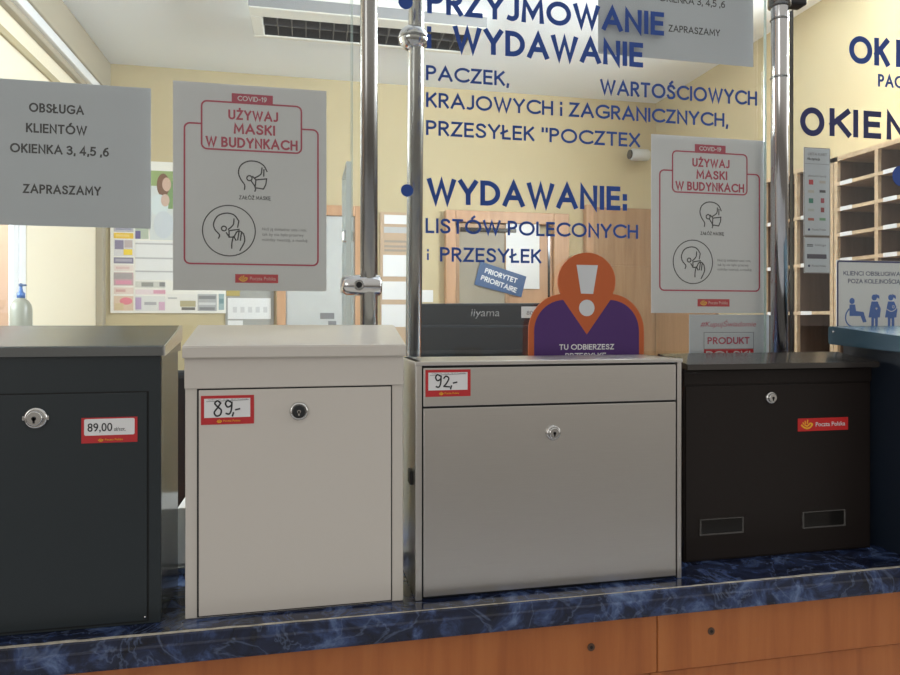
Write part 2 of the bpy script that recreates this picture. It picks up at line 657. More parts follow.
def text_bm(bm, s, x0, x1, zb, zt, y, weight=0.0, shear=0.0, th=.0002, space=1.0, xform=None):
    """lettering standing in the XZ plane: capitals reach from zb to zt, the line from x0 to x1."""
    if x1 is not None and not shear and all(c in GLYPH for c in s):
        return sign_lettering(bm, s, x0, x1, zb, zt, y, .12 + weight * 3.3, th, xform)
    def to_mesh(body):
        c = bpy.data.curves.new('t', 'FONT')
        c.body = body
        c.offset = weight
        c.shear = shear
        c.space_character = space
        c.resolution_u = 3
        o = bpy.data.objects.new('t', c)
        COL.objects.link(o)
        dg = bpy.context.evaluated_depsgraph_get()
        me = bpy.data.meshes.new_from_object(o.evaluated_get(dg))
        bpy.data.objects.remove(o)
        bpy.data.curves.remove(c)
        return me
    if weight not in _cap:
        me = to_mesh('H')
        zs = [v.co.y for v in me.vertices]
        _cap[weight] = (min(zs), max(zs))
        bpy.data.meshes.remove(me)
    lo, hi = _cap[weight]
    me = to_mesh(s)
    xs = [v.co.x for v in me.vertices]
    a, b = min(xs), max(xs)
    t = bmesh.new()
    t.from_mesh(me)
    bpy.data.meshes.remove(me)
    k = (zt - zb) / (hi - lo)
    kx = (x1 - x0) / (b - a) if x1 is not None else k
    for v in t.verts:
        v.co = Vector((x0 + (v.co.x - a) * kx, y, zb + (v.co.y - lo) * k))
        if xform:
            v.co = xform @ v.co
    r = bmesh.ops.extrude_face_region(t, geom=t.faces[:])
    d = Vector((0, -th, 0))
    if xform:
        d = xform.to_3x3() @ d
    for g in r['geom']:
        if isinstance(g, bmesh.types.BMVert):
            g.co += d
    merge(bm, t)
    return bm


BASE = {}


def thing(name, label, cat, loc=(0, 0, 0), group=None):
    o = bpy.data.objects.new(name, None)
    COL.objects.link(o)
    o.location = loc
    o.empty_display_size = .05
    BASE[o] = Vector(loc)
    o['label'] = label
    o['category'] = cat
    if group:
        o['group'] = group
    return o


def obj(name, bm, m, parent=None, label=None, origin=None):
    bmesh.ops.recalc_face_normals(bm, faces=bm.faces[:])
    if parent is not None:
        base = BASE[parent]
    elif origin is not None:
        base = Vector(origin)
    else:
        xs = [v.co for v in bm.verts]
        base = Vector(((min(p.x for p in xs) + max(p.x for p in xs)) / 2, (min(p.y for p in xs) + max(p.y for p in xs)) / 2, min(p.z for p in xs)))
    for v in bm.verts:
        v.co -= base
    me = bpy.data.meshes.new(name)
    bm.to_mesh(me)
    bm.free()
    me.materials.append(m)
    o = bpy.data.objects.new(name, me)
    COL.objects.link(o)
    if parent is not None:
        o.parent = parent
    else:
        o.location = base
    BASE[o] = base
    if label:
        o['label'] = label
    return o


def tag(o, label, cat, group=None):
    o['label'] = label
    o['category'] = cat
    if group:
        o['group'] = group
    return o


def struct(name, bm, m, parent=None):
    o = obj(name, bm, m, parent)
    if parent is None:
        o['kind'] = 'structure'
    return o


def box(*a, **k):
    return bx(nb(), *a, **k)


# ------------------------------------------------------------------ measured planes
ZC = 1.14            # top of the counter
YE = .8275            # front edge of the counter
YF = .862            # fronts of the mailboxes
YG = 1.020           # glass partition
YB = 3.98            # back wall
XR = 2.20            # right wall
XL = -1.10           # left wall
ZT = 2.90            # ceiling

# ------------------------------------------------------------------ the setting
struct('floor', box(-3.5, 3.5, -2.5, YB + .2, -.06, 0), M_FLOOR)
struct('ceiling', box(XL - .3, XR + .3, .6, YB + .2, ZT, ZT + .12), M_CEIL)
struct('wall_back', box(XL - .3, XR + .3, YB, YB + .15, 0, ZT), M_WALL)

# left wall with its window opening
wy0, wy1 = 1.55, AX(27, 300, XL)[0]
wz0, wz1 = 1.41, 2.30
b = nb()
bx(b, XL - .06, XL, wy1, YB, 0, ZT)
bx(b, XL - .06, XL, 1.0, wy0, 0, ZT)
bx(b, XL - .06, XL, wy0, wy1, 0, wz0)
bx(b, XL - .06, XL, wy0, wy1, wz1, ZT)
struct('wall_left', b, M_WALLL)
w1 = struct('window_1', box(XL - .019, XL - .015, wy0 + .06, wy1 - .06, wz0 + .06, wz1 - .06), M_GLASS)
b = nb()
for q in ((wy0, wy0 + .06, wz0, wz1), (wy1 - .06, wy1, wz0, wz1), (wy0 + .0602, wy1 - .0602, wz0, wz0 + .06), (wy0 + .0602, wy1 - .0602, wz1 - .06, wz1)):
    bx(b, XL - .032, XL - .002, q[0], q[1], q[2], q[3], .006)
for q in ((wy0 + .06, wy0 + .11), (2.27, 2.35), (wy1 - .11, wy1 - .06)):
    bx(b, XL - .026, XL - .008, q[0], q[1], wz0 + .0602, wz1 - .0602, .006)
struct('window_frame', b, M_WFRAME, w1)
struct('window_sill', box(XL - .003, XL + .13, wy0 - .03, wy1 + .03, wz0 - .035, wz0, .006), M_WFRAME, w1)

# right wall with an unseen high opening added to let the right lamp in
ry0, ry1, rz0, rz1 = 1.17, 2.05, 2.14, 2.80
b = nb()
bx(b, XR, XR + .25, ry1, YB, 0, ZT)
bx(b, XR, XR + .25, 1.0, ry0, 0, ZT)
bx(b, XR, XR + .25, ry0, ry1, 0, rz0)
bx(b, XR, XR + .25, ry0, ry1, rz1, ZT)
struct('wall_right', b, M_WALL)

# cornice along the left wall: boxed beam, rail and lower strip
zc = [AX(u, 78, XL + d)[1] for u, d in ((97, .060), (87, .050), (77, .030), (57, .014), (49, .012))]
struct('trim_1', box(XL, XL + .060, 1.0, YB, zc[0], ZT, .004), M_BEAM)
struct('trim_2', box(XL, XL + .050, 1.0, YB, zc[1], zc[0], .004), M_WFRAME)
struct('trim_3', box(XL, XL + .030, 1.0, YB, zc[2], zc[1], .004), M_BEAM)
struct('trim_4', box(XL, XL + .013, 1.0, YB, zc[4], zc[3], .003), mat('olive_strip', (.46, .39, .24), .7))
# corner post between the left wall and the back wall
struct('trim_5', box(XL, XL + .035, YB - .06, YB, 0, zc[2], .004), M_BEAM)

# the house across the yard, seen in the left window
h = struct('wall_outside', box(-5.2, -5.0, .2, 18, 0, 6.0), paint('peach_render', (.92, .62, .46), .9))

# --- doors on the back wall
def on_back(u0, v0, u1, v1):
    x0, z1 = A(u0, v0, YB)
    x1, _ = A(u1, v0, YB)
    z0 = A(u0, v1, YB)[1]
    return x0, x1, z0, z1


x0 = A(277, 205, YB)[0]
x1 = A(363, 205, YB)[0]
zt = A(320, 206, YB)[1]
d1 = struct('door_1', box(x0 + .05, x1 - .05, YB - .035, YB, .02, zt - .06, .004), M_PALE)
b = nb()
bx(b, x0, x0 + .05, YB - .05, YB, 0, zt, .004)
bx(b, x1 - .05, x1, YB - .05, YB, 0, zt, .004)
bx(b, x0 + .0502, x1 - .0502, YB - .05, YB, zt - .06, zt, .004)
struct('door_frame', b, M_FRAME, d1)
b = nb()
rod(b, (x1 - .09, YB - .035, 1.05), (x1 - .09, YB - .08, 1.05), .01)
rod(b, (x1 - .09, YB - .08, 1.05), (x1 - .2, YB - .08, 1.05), .009)
struct('door_handle', b, M_CHROME_D, d1)
for k, (pu, pv, pw, ph) in enumerate(((320, 313, 14, 6), (328, 321, 8, 5))):
    px0, px1, pz0, pz1 = on_back(pu, pv, pu + pw, pv + ph)
    struct('door_plate', box(px0, px1, YB - .038, YB - .034, pz0, pz1), M_GREYINK, d1)

x0 = A(444, 212, YB)[0]
x1 = A(566, 212, YB)[0]
zt = A(444, 211, YB)[1]
d2 = struct('door_2', box(x0 + .06, x1 - .10, YB - .03, YB, .02, zt - .13, .004), M_FRAME)
b = nb()
bx(b, x0, x0 + .06, YB - .055, YB, 0, zt, .004)
bx(b, x1 - .10, x1, YB - .055, YB, 0, zt, .004)
bx(b, x0 + .0602, x1 - .1002, YB - .055, YB, zt - .07, zt, .004)
struct('door_frame', b, M_FRAME, d2)
gx0 = A(458, 250, YB)[0]
gx1 = A(503, 250, YB)[0]
gz1 = A(458, 229, YB)[1]
gz0 = 1.25
struct('door_glazing', box(gx0, gx1, YB - .034, YB - .028, gz0, gz1), mat('dim_frosted_glazing', (.34, .30, .235), .15), d2)
b = nb()
bx(b, gx0 - .03, gx0, YB - .042, YB - .028, gz0, gz1 + .03, .003)
bx(b, gx1, gx1 + .02, YB - .042, YB - .028, gz0, gz1 + .03, .003)
bx(b, gx0 - .03, gx1 + .02, YB - .042, YB - .028, gz1, gz1 + .03, .003)
struct('glazing_bead', b, M_DOOR, d2)
b = nb()
bx(b, A(546, 250, YB)[0], A(548, 250, YB)[0], YB - .036, YB - .02, .02, zt - .13)
struct('door_edge', b, M_BROWNG, d2)
b = nb()
bx(b, gx0 + .005, gx1 + .07, YB - .05, YB - .03, zt - .125, zt - .10, .004)
struct('door_closer', b, M_BROWNG, d2)

x0 = A(583, 207, YB)[0]
x1 = A(700, 207, YB)[0]
zt = A(595, 206, YB)[1]
d3 = struct('door_3', box(x0 + .055, x1, YB - .03, YB, .02, zt - .01, .004), M_DOOR)
b = nb()
bx(b, x0, x0 + .05, YB - .05, YB, 0, zt, .004)
struct('door_frame', b, M_FRAME, d3)
b = nb()
for zz in (.3, 1.15):
    bx(b, x0 + .12, x1 - .08, YB - .036, YB - .028, zz, zz + .70, .004)
struct('door_panel', b, M_DOOR, d3)

d4 = struct('door_4', box(XR - .03, XR, 3.30, 3.93, .02, 2.20, .004), M_DOOR)
struct('door_panel', box(XR - .036, XR - .029, 3.40, 3.83, 1.15, 2.05, .004), M_DOOR, d4)

# ------------------------------------------------------------------ service counter
CX0, CX1 = -.95, 1.75
ct = thing('service_counter', 'orange beech front of the service counter under the blue worktop', 'counter', (0, .90, 0))
zm = 1.019
seams = [CX0, -.42, A(656, 640, .85)[0], 1.05, CX1]
for a, c in zip(seams, seams[1:]):
    obj('front_board', box(a + .0007, c - .0007,   .846, .866, zm, ZC - .0365, .0015), M_BEECH, ct)
low = [CX0, -.35, A(651, 672, .853)[0], 1.0, CX1]
for a, c in zip(low, low[1:]):
    obj('front_panel', box(a + .0007, c - .0007, .856, .871, .06, zm - .0055, .0015), M_BEECH, ct)
obj('carcass', box(CX0, CX1, .872, 1.17, 0, ZC - .0375), M_BEECH, ct)
obj('plinth', box(CX0, CX1, .864, .872, 0, .06), M_BLACK, ct)
for (u, v) in ((591, 647), (711, 631)):
    X, Z = A(u, v, .846)
    b = nb()
    lathe(b, [(.0052, -.0012), (.0052, .002), (.0030, .002)], (X, .846, Z), 'y', 20)
    cap = obj('screw_cap', b, paint('brown_cap', (.09, .045, .025), .5), ct)
    b = nb()
    disc(b, X, Z, .0022, .8446, .0003, 12)
    obj('screw_recess', b, M_GAP, cap)

b = nb()
prof = [(1.20, ZC), (YE + .0045, ZC), (YE + .0018, ZC - .0006), (YE + .0004, ZC - .0022), (YE + .0002, ZC - .0115), (YE - .0018, ZC - .0135), (YE - .0022, ZC - .016), (YE - .0022, ZC - .031), (YE - .0008, ZC - .0345), (YE + .002, ZC - .036), (1.20, ZC - .036)]
prism_x(b, prof, CX0 - .05, CX1 + .05)
wt = obj('worktop', b, M_MARBLE)
tag(wt, 'blue marble laminate worktop with worn front edge under the row of letterboxes', 'worktop')
# worn, chipped line over the front edge, with its light reflection painted in
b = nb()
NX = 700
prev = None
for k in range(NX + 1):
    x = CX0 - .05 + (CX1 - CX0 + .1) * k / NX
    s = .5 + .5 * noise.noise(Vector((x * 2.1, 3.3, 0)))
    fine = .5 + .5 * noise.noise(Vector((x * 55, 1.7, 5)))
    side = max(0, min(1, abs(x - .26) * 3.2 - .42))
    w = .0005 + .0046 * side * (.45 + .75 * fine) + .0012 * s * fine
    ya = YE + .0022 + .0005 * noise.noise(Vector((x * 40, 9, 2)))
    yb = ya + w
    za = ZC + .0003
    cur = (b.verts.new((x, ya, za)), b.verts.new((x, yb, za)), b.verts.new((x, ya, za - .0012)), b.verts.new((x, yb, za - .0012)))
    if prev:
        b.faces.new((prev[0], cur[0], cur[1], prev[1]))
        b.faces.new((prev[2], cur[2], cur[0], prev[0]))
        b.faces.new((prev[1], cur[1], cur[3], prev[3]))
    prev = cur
obj('worn_glint_edge', b, M_WORN_GLINT, wt, label='pale line of wear and painted reflection along the front edge')

# ------------------------------------------------------------------ letterboxes
def lock(parent, u, v, r, y, flange=False, black=False):
    X, Z = A(u, v, y)
    b = nb()
    if flange:
        lathe(b, [(r, 0), (r, -.0012), (r * .86, -.003), (r * .8, -.003)], (X, y, Z), 'y')
        bx(b, X - r * 1.12, X + r * 1.12, y - .0015, y, Z - .0025, Z + .0025, .0005)
    else:
        lathe(b, [(r, 0), (r, -.0015), (r * .9, -.0035), (r * .72, -.0045), (r * .7, -.003)], (X, y, Z), 'y')
    lk = obj('lock', b, M_LOCK, parent)
    b = nb()
    lathe(b, [(r * .68, -.002), (r * .68, -.0062), (r * .6, -.0068)], (X, y, Z), 'y')
    obj('lock_barrel', b, mat('black_lock', (.02, .022, .024), .25) if black else M_LOCK, lk)
    b = nb()
    disc(b, X, Z, r * .2, y - .0068, .0004, 14)
    bx(b, X - r * .09, X + r * .09, y - .0072, y - .0068, Z - r * .42, Z + r * .1)
    obj('keyhole', b, M_GAP if not black else M_LOCK, lk)
    return lk


def horn_logo(bm, x0, x1, z0, z1, y):
    """the post horn drawn as a curl with three rays."""
    w, hgt = x1 - x0, z1 - z0
    P = lambda a, c: (x0 + w * a, z0 + hgt * c)
    stroke(bm, smooth([P(.0, .45), P(.2, .2), P(.5, .05), P(.8, .2), P(.95, .5), P(.78, .62), P(.66, .5)], 5), hgt * .2, y)
    stroke(bm, smooth([P(.30, .45), P(.5, .32), P(.62, .45)], 4), hgt * .16, y)
    stroke(bm, [P(.22, .55), P(.12, .72)], hgt * .14, y)
    stroke(bm, [P(.36, .62), P(.32, .88)], hgt * .14, y)
    stroke(bm, [P(.52, .6), P(.55, 1.0)], hgt * .14, y)


def price_sticker(parent, quad, y, kind):
    """quad: (u0, v0, u1, v1) of the sticker in the photo, lying on the plane y."""
    x0, z1 = A(quad[0], quad[1], y)
    x1 = A(quad[2], quad[1], y)[0]
    z0 = A(quad[0], quad[3], y)[1]
    w, hgt = x1 - x0, z1 - z0
    P = lambda a, c: (x0 + w * a, z0 + hgt * c)
    st = obj('price_sticker', box(x0, x1, y - .0006, y, z0, z1), paint('red_sticker', (.52, .025, .03), .4), parent, label='red and white price sticker')
    yy = y - .0006
    b = nb()
    if kind == 'typed':
        plate(b, rrect(*[P(.05, 0)[0], P(.95, 0)[0], P(0, .30)[1], P(0, .95)[1]], hgt * .06), yy, .0003)
    else:
        plate(b, [P(.06, .24), P(.93, .24), P(.93, .9), P(.06, .9)], yy, .0003)
    obj('price_field', b, M_CARD, st)
    y2 = yy - .0003
    b = nb()
    if kind == 'typed':
        text_bm(b, '89,00', P(.11, 0)[0], P(.55, 0)[0], P(0, .46)[1], P(0, .78)[1], y2, .006)
        text_bm(b, 'zł/szt.', P(.58, 0)[0], P(.79, 0)[0], P(0, .46)[1], P(0, .60)[1], y2)
    else:
        lw = hgt * .055
        def dig8(a):
            stroke(b, smooth([P(a + .12, .74), P(a + .06, .82), P(a + .01, .74), P(a + .06, .62), P(a + .13, .5), P(a + .11, .34), P(a + .04, .30), P(a, .42), P(a + .06, .58), P(a + .12, .74)], 5), lw, y2)
        def dig9(a):
            stroke(b, smooth([P(a + .11, .76), P(a + .04, .82), P(a, .72), P(a + .04, .60), P(a + .11, .66), P(a + .12, .76), P(a + .11, .5), P(a + .07, .36), P(a + .01, .38)], 5), lw, y2)
        def dig2(a):
            stroke(b, smooth([P(a, .68), P(a + .05, .76), P(a + .11, .68), P(a + .07, .52), P(a, .38)], 5), lw, y2)
            stroke(b, [P(a, .38), P(a + .13, .36)], lw, y2)
        if kind == '89':
            dig8(.25)
            dig9(.46)
        else:
            dig9(.22)
            dig2(.40)
        ca = .61 if kind == '89' else .57
        stroke(b, [P(ca, .40), P(ca - .02, .28)], lw, y2)
        stroke(b, [P(ca + .04, .50), P(ca + .12, .53)], lw, y2)
        stroke(b, [P(.10, .80), P(.90, .84)], hgt * .012, y2)
    obj('price_lettering', b, M_INK, st)
    b = nb()
    text_bm(b, 'Poczta Polska', P(.42, 0)[0], P(.74, 0)[0], P(0, .09)[1], P(0, .16)[1], y2)
    horn_logo(b, P(.30, 0)[0], P(.39, 0)[0], P(0, .06)[1], P(0, .18)[1], y2)
    obj('brand_lettering', b, M_YEL, st)
    if kind != 'typed':
        b = nb()
        text_bm(b, 'CENA ZA SZTUKĘ', P(.13, 0)[0], P(.88, 0)[0], P(0, .845)[1], P(0, .885)[1], y2)
        obj('caption', b, M_GREYINK, st)
    return st


def seam_rect(bm, x0, x1, z0, z1, y, w=.0012):
    for q in ((x0, x0 + w, z0, z1), (x1 - w, x1, z0, z1), (x0, x1, z1 - w, z1), (x0, x1, z0, z0 + w)):
        bx(bm, q[0], q[1], y - .0004, y + .002, q[2], q[3])


YK = .972            # backs of the letterboxes

# --- white letterbox
x0, x1 = A(184.8, 500, YF)[0], A(403.5, 500, YF)[0]
zl = A(190, 358, YF)[1]
t = thing('letterbox', 'white letterbox with sloping lid and handwritten 89 price sticker', 'letterbox', ((x0 + x1) / 2, (YF + YK) / 2, ZC))
zfold = A(190, 389, YF)[1]
obj('body', box(x0, x1, YF + .0015, YK, ZC, zl + .004, .0015), M_WHITE, t)
obj('upper_panel', box(x0 - .0005, x1 + .0005, YF - .0012, YF + .02, zfold, zl + .005, .0012), M_WHITE, t)
dx0, dx1 = A(198.8, 500, YF)[0], A(391, 500, YF)[0]
obj('door_gap', box(dx0 - .0022, dx1 + .0014, YF + .0008, YF + .006, ZC + .0015, zfold - .0002), M_GAP, t)
obj('door', box(dx0, dx1, YF - .001, YF + .004, ZC + .003, zfold - .0018, .0008), M_WHITE, t)
zf, zb = A(190, 346, YF - .007)[1], A(193, 325, YK)[1]
b = nb()
lx0, lx1 = A(182, 346, YF - .007)[0], A(406, 346, YF - .007)[0]
prism_x(b, [(YF - .007, zl), (YF - .007, zf - .001), (YF - .005, zf + .0005), (YK + .003, zb), (YK + .003, zb - .02), (YF - .0055, zl)], lx0, lx1)
bmesh.ops.bevel(b, geom=b.edges[:], offset=.001, segments=2, affect='EDGES')
obj('lid', b, mat('white_enamel_gloss', (.62, .58, .525), .16), t)
lock(t, 299, 411, .0115, YF - .001, black=True)
price_sticker(t, (201, 396, 254, 425), YF - .001, '89')

# --- anthracite letterbox at the left
x1 = A(161, 500, YF)[0]
x0 = x1 - .285
zl = A(150, 358, YF)[1]
zfold = A(100, 393, YF)[1]
t = thing('letterbox', 'anthracite letterbox with typed 89,00 sticker, left of the white one', 'letterbox', ((x0 + x1) / 2, (YF + YK) / 2, ZC))
obj('body', box(x0, x1, YF + .0012, YK, ZC, zl + .004, .0012), M_ANTHG, t)
obj('front_frame', box(x0, x1, YF - .001, YF + .003, ZC, zl + .006, .001), M_ANTH, t)
dx0, dx1 = x0 + .012, A(147.5, 500, YF)[0]
obj('door_gap', box(dx0 - .0015, dx1 + .0016, YF - .0014, YF + .002, ZC + .003, zfold + .0014), M_GAP, t)
obj('door', box(dx0, dx1, YF - .003, YF + .003, ZC + .0045, zfold, .001), M_ANTH, t)
b = nb()
rod(b, (dx1 - .002, YF - .0035, ZC + .008), (dx1 - .002, YF - .0035, ZC + .0105), .0012, 10)
obj('hinge_pin', b, M_LOCK, t)
zf, zb = A(150, 346, YF - .006)[1], A(150, 325.5, YK)[1]
b = nb()
prism_x(b, [(YF - .006, zl + .003), (YF - .006, zf - .001), (YF - .004, zf + .0005), (YK + .003, zb), (YK + .003, zl + .004), (YF - .003, zl + .003)], x0 - .003, x1 + .003)
lid = obj('lid', b, mat('anthracite_lid', (.030, .040, .044), .13, Specular_IOR_Level=1.0, IOR=1.8), t)
b = nb()
prism = [(YF - .002, zf - .012), (YF - .002, zf), (YK + .002, zb), (YK + .002, zb - .020)]
prism_x(b, prism, x1 + .0012, x1 + .0052)
obj('lid_end_cap', b, M_LOCK, lid, label='bright end cap of the lid')
lock(t, 36, 418, .0125, YF - .003, flange=True)
price_sticker(t, (81.5, 418, 137.5, 443.5), YF - .003, 'typed')

# --- stainless letterbox
x0, x1 = A(415, 500, YF)[0], A(680, 500, YF)[0]
ztop = A(415, 361.5, YF)[1]
t = thing('letterbox', 'wide brushed stainless steel letterbox with handwritten 92 price sticker', 'letterbox', ((x0 + x1) / 2, (YF + YK) / 2, ZC))
b = nb()
bx(b, x0, x0 + .0085, YF - .004, YK, ZC, ztop, .001)
bx(b, x1 - .0065, x1, YF - .004, YK, ZC, ztop, .001)
bx(b, x0 - .0012, x1 + .0012, YF - .006, YK, ztop - .0055, ztop, .001)
obj('outer_shell', b, M_STEEL, t)
obj('body', box(x0 + .009, x1 - .007, YF + .002, YK - .001, ZC + .0005, ztop - .007), M_BLACK, t)
fx0, fx1 = A(423, 500, YF)[0], A(674.5, 500, YF)[0]
zs = A(423, 407.5, YF)[1]
obj('flap', box(fx0, fx1, YF - .0035, YF + .001, zs + .0014, ztop - .0085, .0008), M_STEEL, t)
obj('door', box(fx0, fx1, YF - .0035, YF + .001, ZC + .004, zs - .0012, .0008), M_STEEL, t)
b = nb()
bx(b, x0 - .0035, x0, YF + .020, YF + .042, A(410, 489, YF)[1], A(410, 475, YF)[1], .001)
obj('side_block', b, M_BLACK, t)  # small black block on the shell's left side
lock(t, 553, 432.5, .0105, YF - .0035)
price_sticker(t, (425.5, 370, 470.5, 397), YF - .0035, '92')

# --- black-brown letterbox
YQ = .911
x0, x1 = A(684, 500, YQ)[0], A(871, 500, YQ)[0]
zl = A(760, 369.5, YQ)[1]
t = thing('letterbox', 'black-brown letterbox with two clear name holders and red brand sticker', 'letterbox', ((x0 + x1) / 2, YQ + .05, ZC))
YQK = YQ + .066
obj('body', box(x0, x1, YQ + .001, YQK, ZC, zl + .006, .0012), M_BROWN, t)
zseam = A(760, 384, YQ)[1]
obj('upper_panel', box(x0, x1, YQ - .001, YQ + .004, zseam + .001, zl, .0008), M_BROWN, t)
obj('door', box(x0 + .002, x1 - .004, YQ - .0015, YQ + .003, ZC + .003, zseam - .001, .001), M_BROWN, t)
yl = YQ - .020
zf = A(760, 363.5, yl)[1]
zlb = A(760, 369, yl)[1]
zb = A(760, 352.5, YQK)[1]
b = nb()
prism_x(b, [(yl, zlb), (yl, zf), (YQK, zb), (YQK, zb - .012), (yl + .003, zlb)], x0 - .006, A(879.5, 365, yl)[0])
obj('lid', b, mat('black_brown_lid', (.028, .023, .020), .17, Specular_IOR_Level=.9), t)
lock(t, 770.5, 397.5, .0098, YQ - .0015)
for (u0, v0, u1, v1) in ((698.5, 517.5, 742, 533.5), (801, 510, 843.5, 526.5)):
    hx0, hz1 = A(u0, v0, YQ)
    hx1 = A(u1, v0, YQ)[0]
    hz0 = A((u0 + u1) / 2, v1, YQ)[1]
    hz1 = A((u0 + u1) / 2, v0, YQ)[1]
    hb = obj('name_holder', box(hx0 + .002, hx1 - .002, YQ - .0032, YQ - .0015, hz0 + .002, hz1 - .002), mat('smoky_clear_plastic', (.010, .009, .008), .12, Specular_IOR_Level=.4), t, label='clear name holder')
    b = nb()
    w = .0022
    for q in ((hx0, hx0 + w, hz0, hz1), (hx1 - w, hx1, hz0, hz1), (hx0, hx1, hz0, hz0 + w), (hx0, hx1, hz1 - w * .6, hz1)):
        bx(b, q[0], q[1], YQ - .0045, YQ - .0012, q[2], q[3], .0004)
    obj('holder_rim', b, mat('clear_plastic_rim', (.20, .19, .18), .12, Alpha=.45), hb)
sx0, sz1 = A(797, 418.5, YQ)
sx1 = A(847, 418.5, YQ)[0]
sz0 = A(797, 431.3, YQ)[1]
st = obj('brand_sticker', box(sx0, sx1, YQ - .0021, YQ - .0015, sz0, sz1), paint('red_brand', (.62, .022, .022), .4), t, label='red sticker with a yellow horn')
b = nb()
text_bm(b, 'Poczta Polska', sx0 + (sx1 - sx0) * .35, sx0 + (sx1 - sx0) * .94, sz0 + (sz1 - sz0) * .34, sz0 + (sz1 - sz0) * .68, YQ - .0021, .012)
obj('lettering', b, M_CARD, st)
b = nb()
horn_logo(b, sx0 + (sx1 - sx0) * .07, sx0 + (sx1 - sx0) * .29, sz0 + (sz1 - sz0) * .18, sz0 + (sz1 - sz0) * .86, YQ - .0021)
obj('horn_logo', b, M_YEL, st)

# --- navy letterbox at the right edge
xs = .892
t = thing('letterbox', 'dark navy letterbox with raised blue lid at the right end of the row', 'letterbox', (xs + .14, .90, ZC))
obj('body', box(xs, xs + .28, .800, .985, ZC, 1.462, .0015), M_NAVY, t)
obj('door', box(xs + .01, xs + .27, .797, .800, ZC + .004, 1.38, .001), M_NAVY, t)
b = nb()
prism_x(b, [(.765, 1.449), (.765, 1.470), (.985, 1.4915), (.985, 1.461)], .862, xs + .31)
bmesh.ops.bevel(b, geom=b.edges[:], offset=.0015, segments=2, affect='EDGES')
lid = obj('lid', b, M_NAVYG, t)
b = nb()
rod(b, (.8605, .972, 1.482), (.8625, .972, 1.482), .0022, 12)
obj('lid_rivet', b, M_LOCK, lid)
b = nb()
lathe(b, [(.0115, 0), (.0115, -.002), (.009, -.004)], (xs + .14, .797, 1.35), 'y')
obj('lock', b, M_LOCK, t)

# ------------------------------------------------------------------ glass partition, poles and clamps
def text_on_glass(parent, s, u0, u1, vb, vt, m, weight, y, name='lettering', ue=None):
    X0, zb_ = A(u0, vb, y)
    zt_ = A(u0, vt, y)[1]
    X1 = A(u1, vb, y)[0]
    b = nb()
    text_bm(b, s, X0, X1, zb_, zt_, y, weight, th=.0003)
    return obj(name, b, m, parent)


GT = 2.55
gA0, gA1 = -1.0, A(351, 300, YG)[0]
gB0, gB1 = A(353, 300, YG)[0], A(766, 300, YG)[0]
gC0, gC1 = A(793, 300, YG)[0], 1.7
g1 = thing('glass_screen', 'clear glass panel behind the anthracite and white letterboxes', 'glass screen', ((gA0 + gA1) / 2, YG, ZC + .012))
g2 = thing('glass_screen', 'clear glass panel with blue PRZYJMOWANIE and WYDAWANIE lettering', 'glass screen', ((gB0 + gB1) / 2, YG, ZC + .012))
g3 = thing('glass_screen', 'clear glass panel with OKIEN lettering at the right', 'glass screen', ((gC0 + gC1) / 2, YG, ZC + .012))
for g, a, c in ((g1, gA0, gA1), (g2, gB0, gB1), (g3, gC0, gC1)):
    obj('pane', box(a, c, YG, YG + .006, ZC + .0125, GT), M_GLASS, g)
b = nb()
bx(b, gA1, gA1 + .0008, YG, YG + .006, ZC + .0125, GT)
obj('polished_edge', b, M_EDGE, g1)
b = nb()
bx(b, gB0 - .0008, gB0, YG, YG + .006, ZC + .0125, GT)
obj('polished_edge', b, M_EDGE, g2)
b = nb()
bx(b, gB1, gB1 + .0008, YG, YG + .006, ZC + .0125, GT)
obj('polished_edge', b, M_EDGE, g2)
b = nb()
bx(b, gC0 - .0012, gC0, YG - .001, YG + .007, ZC + .0125, A(793, 10, YG)[1])
obj('dark_gasket', b, M_BROWNG, g3)
b = nb()
bx(b, -1.0, 1.7, YG - .006, YG + .012, ZC, ZC + .012, .002)
tag(obj('glass_channel', b, M_CHROME_D), 'low metal channel on the worktop holding the glass panels', 'channel')

YV = YG              # lettering lies on the face of the glass towards the customers
T = lambda s, u0, u1, vb, vt, w=.022, m=M_BLUE, g=g2: text_on_glass(g, s, u0, u1, vb, vt, m, w, YV)
T('PRZYJMOWANIE', 427, 664, 13, -12, .024)
T('i', 427, 431, 48, 26, .024)
T('WYDAWANIE', 453, 643, 51.5, 25.5, .024)
T('PACZEK,', 426, 509, 80, 65, .014)
T('WARTOŚCIOWYCH', 600, 757, 94, 79, .014)
T('KRAJOWYCH i ZAGRANICZNYCH,', 426, 728, 107, 92, .014)
T('PRZESYŁEK "POCZTEX', 426, 640, 135, 120, .014)
T('WYDAWANIE:', 427, 627, 203.5, 178, .024)
T('LISTÓW POLECONYCH', 425.5, 638, 233, 218, .014)
T('i', 427, 429, 260, 249, .014)
T('PRZESYŁEK', 440, 541, 261.5, 247, .014)
T('OK', 849, 889.3, 63, 35, .024, M_BLUE, g3)
T('I', 896, 900.5, 67, 39.5, .024, M_BLUE, g3)
T('PAC', 878, 903, 86.5, 74, .018, M_BLUE, g3)
for s_, ua, ub, va, vb_ in (('O', 800, 824.3, 135.5, 106.5), ('K', 829.5, 850.5, 136, 108), ('I', 853.2, 858.4, 137.3, 109.5), ('E', 863.5, 881, 138, 110.5), ('N', 886.5, 906, 139.5, 112)):
    T(s_, ua, ub, va, vb_, .026, M_DBLUE, g3)
for (u, v, r, g) in ((405.5, 2, 7.2, g2), (407, 190.5, 6.2, g2), (901, 176, 12, g3)):
    X, Z = A(u, v, YV)
    b = nb()
    disc(b, X, Z, r / F * 1.04, YV, .0003, 30)
    obj('bullet', b, M_BLUE, g)

PR = .0127
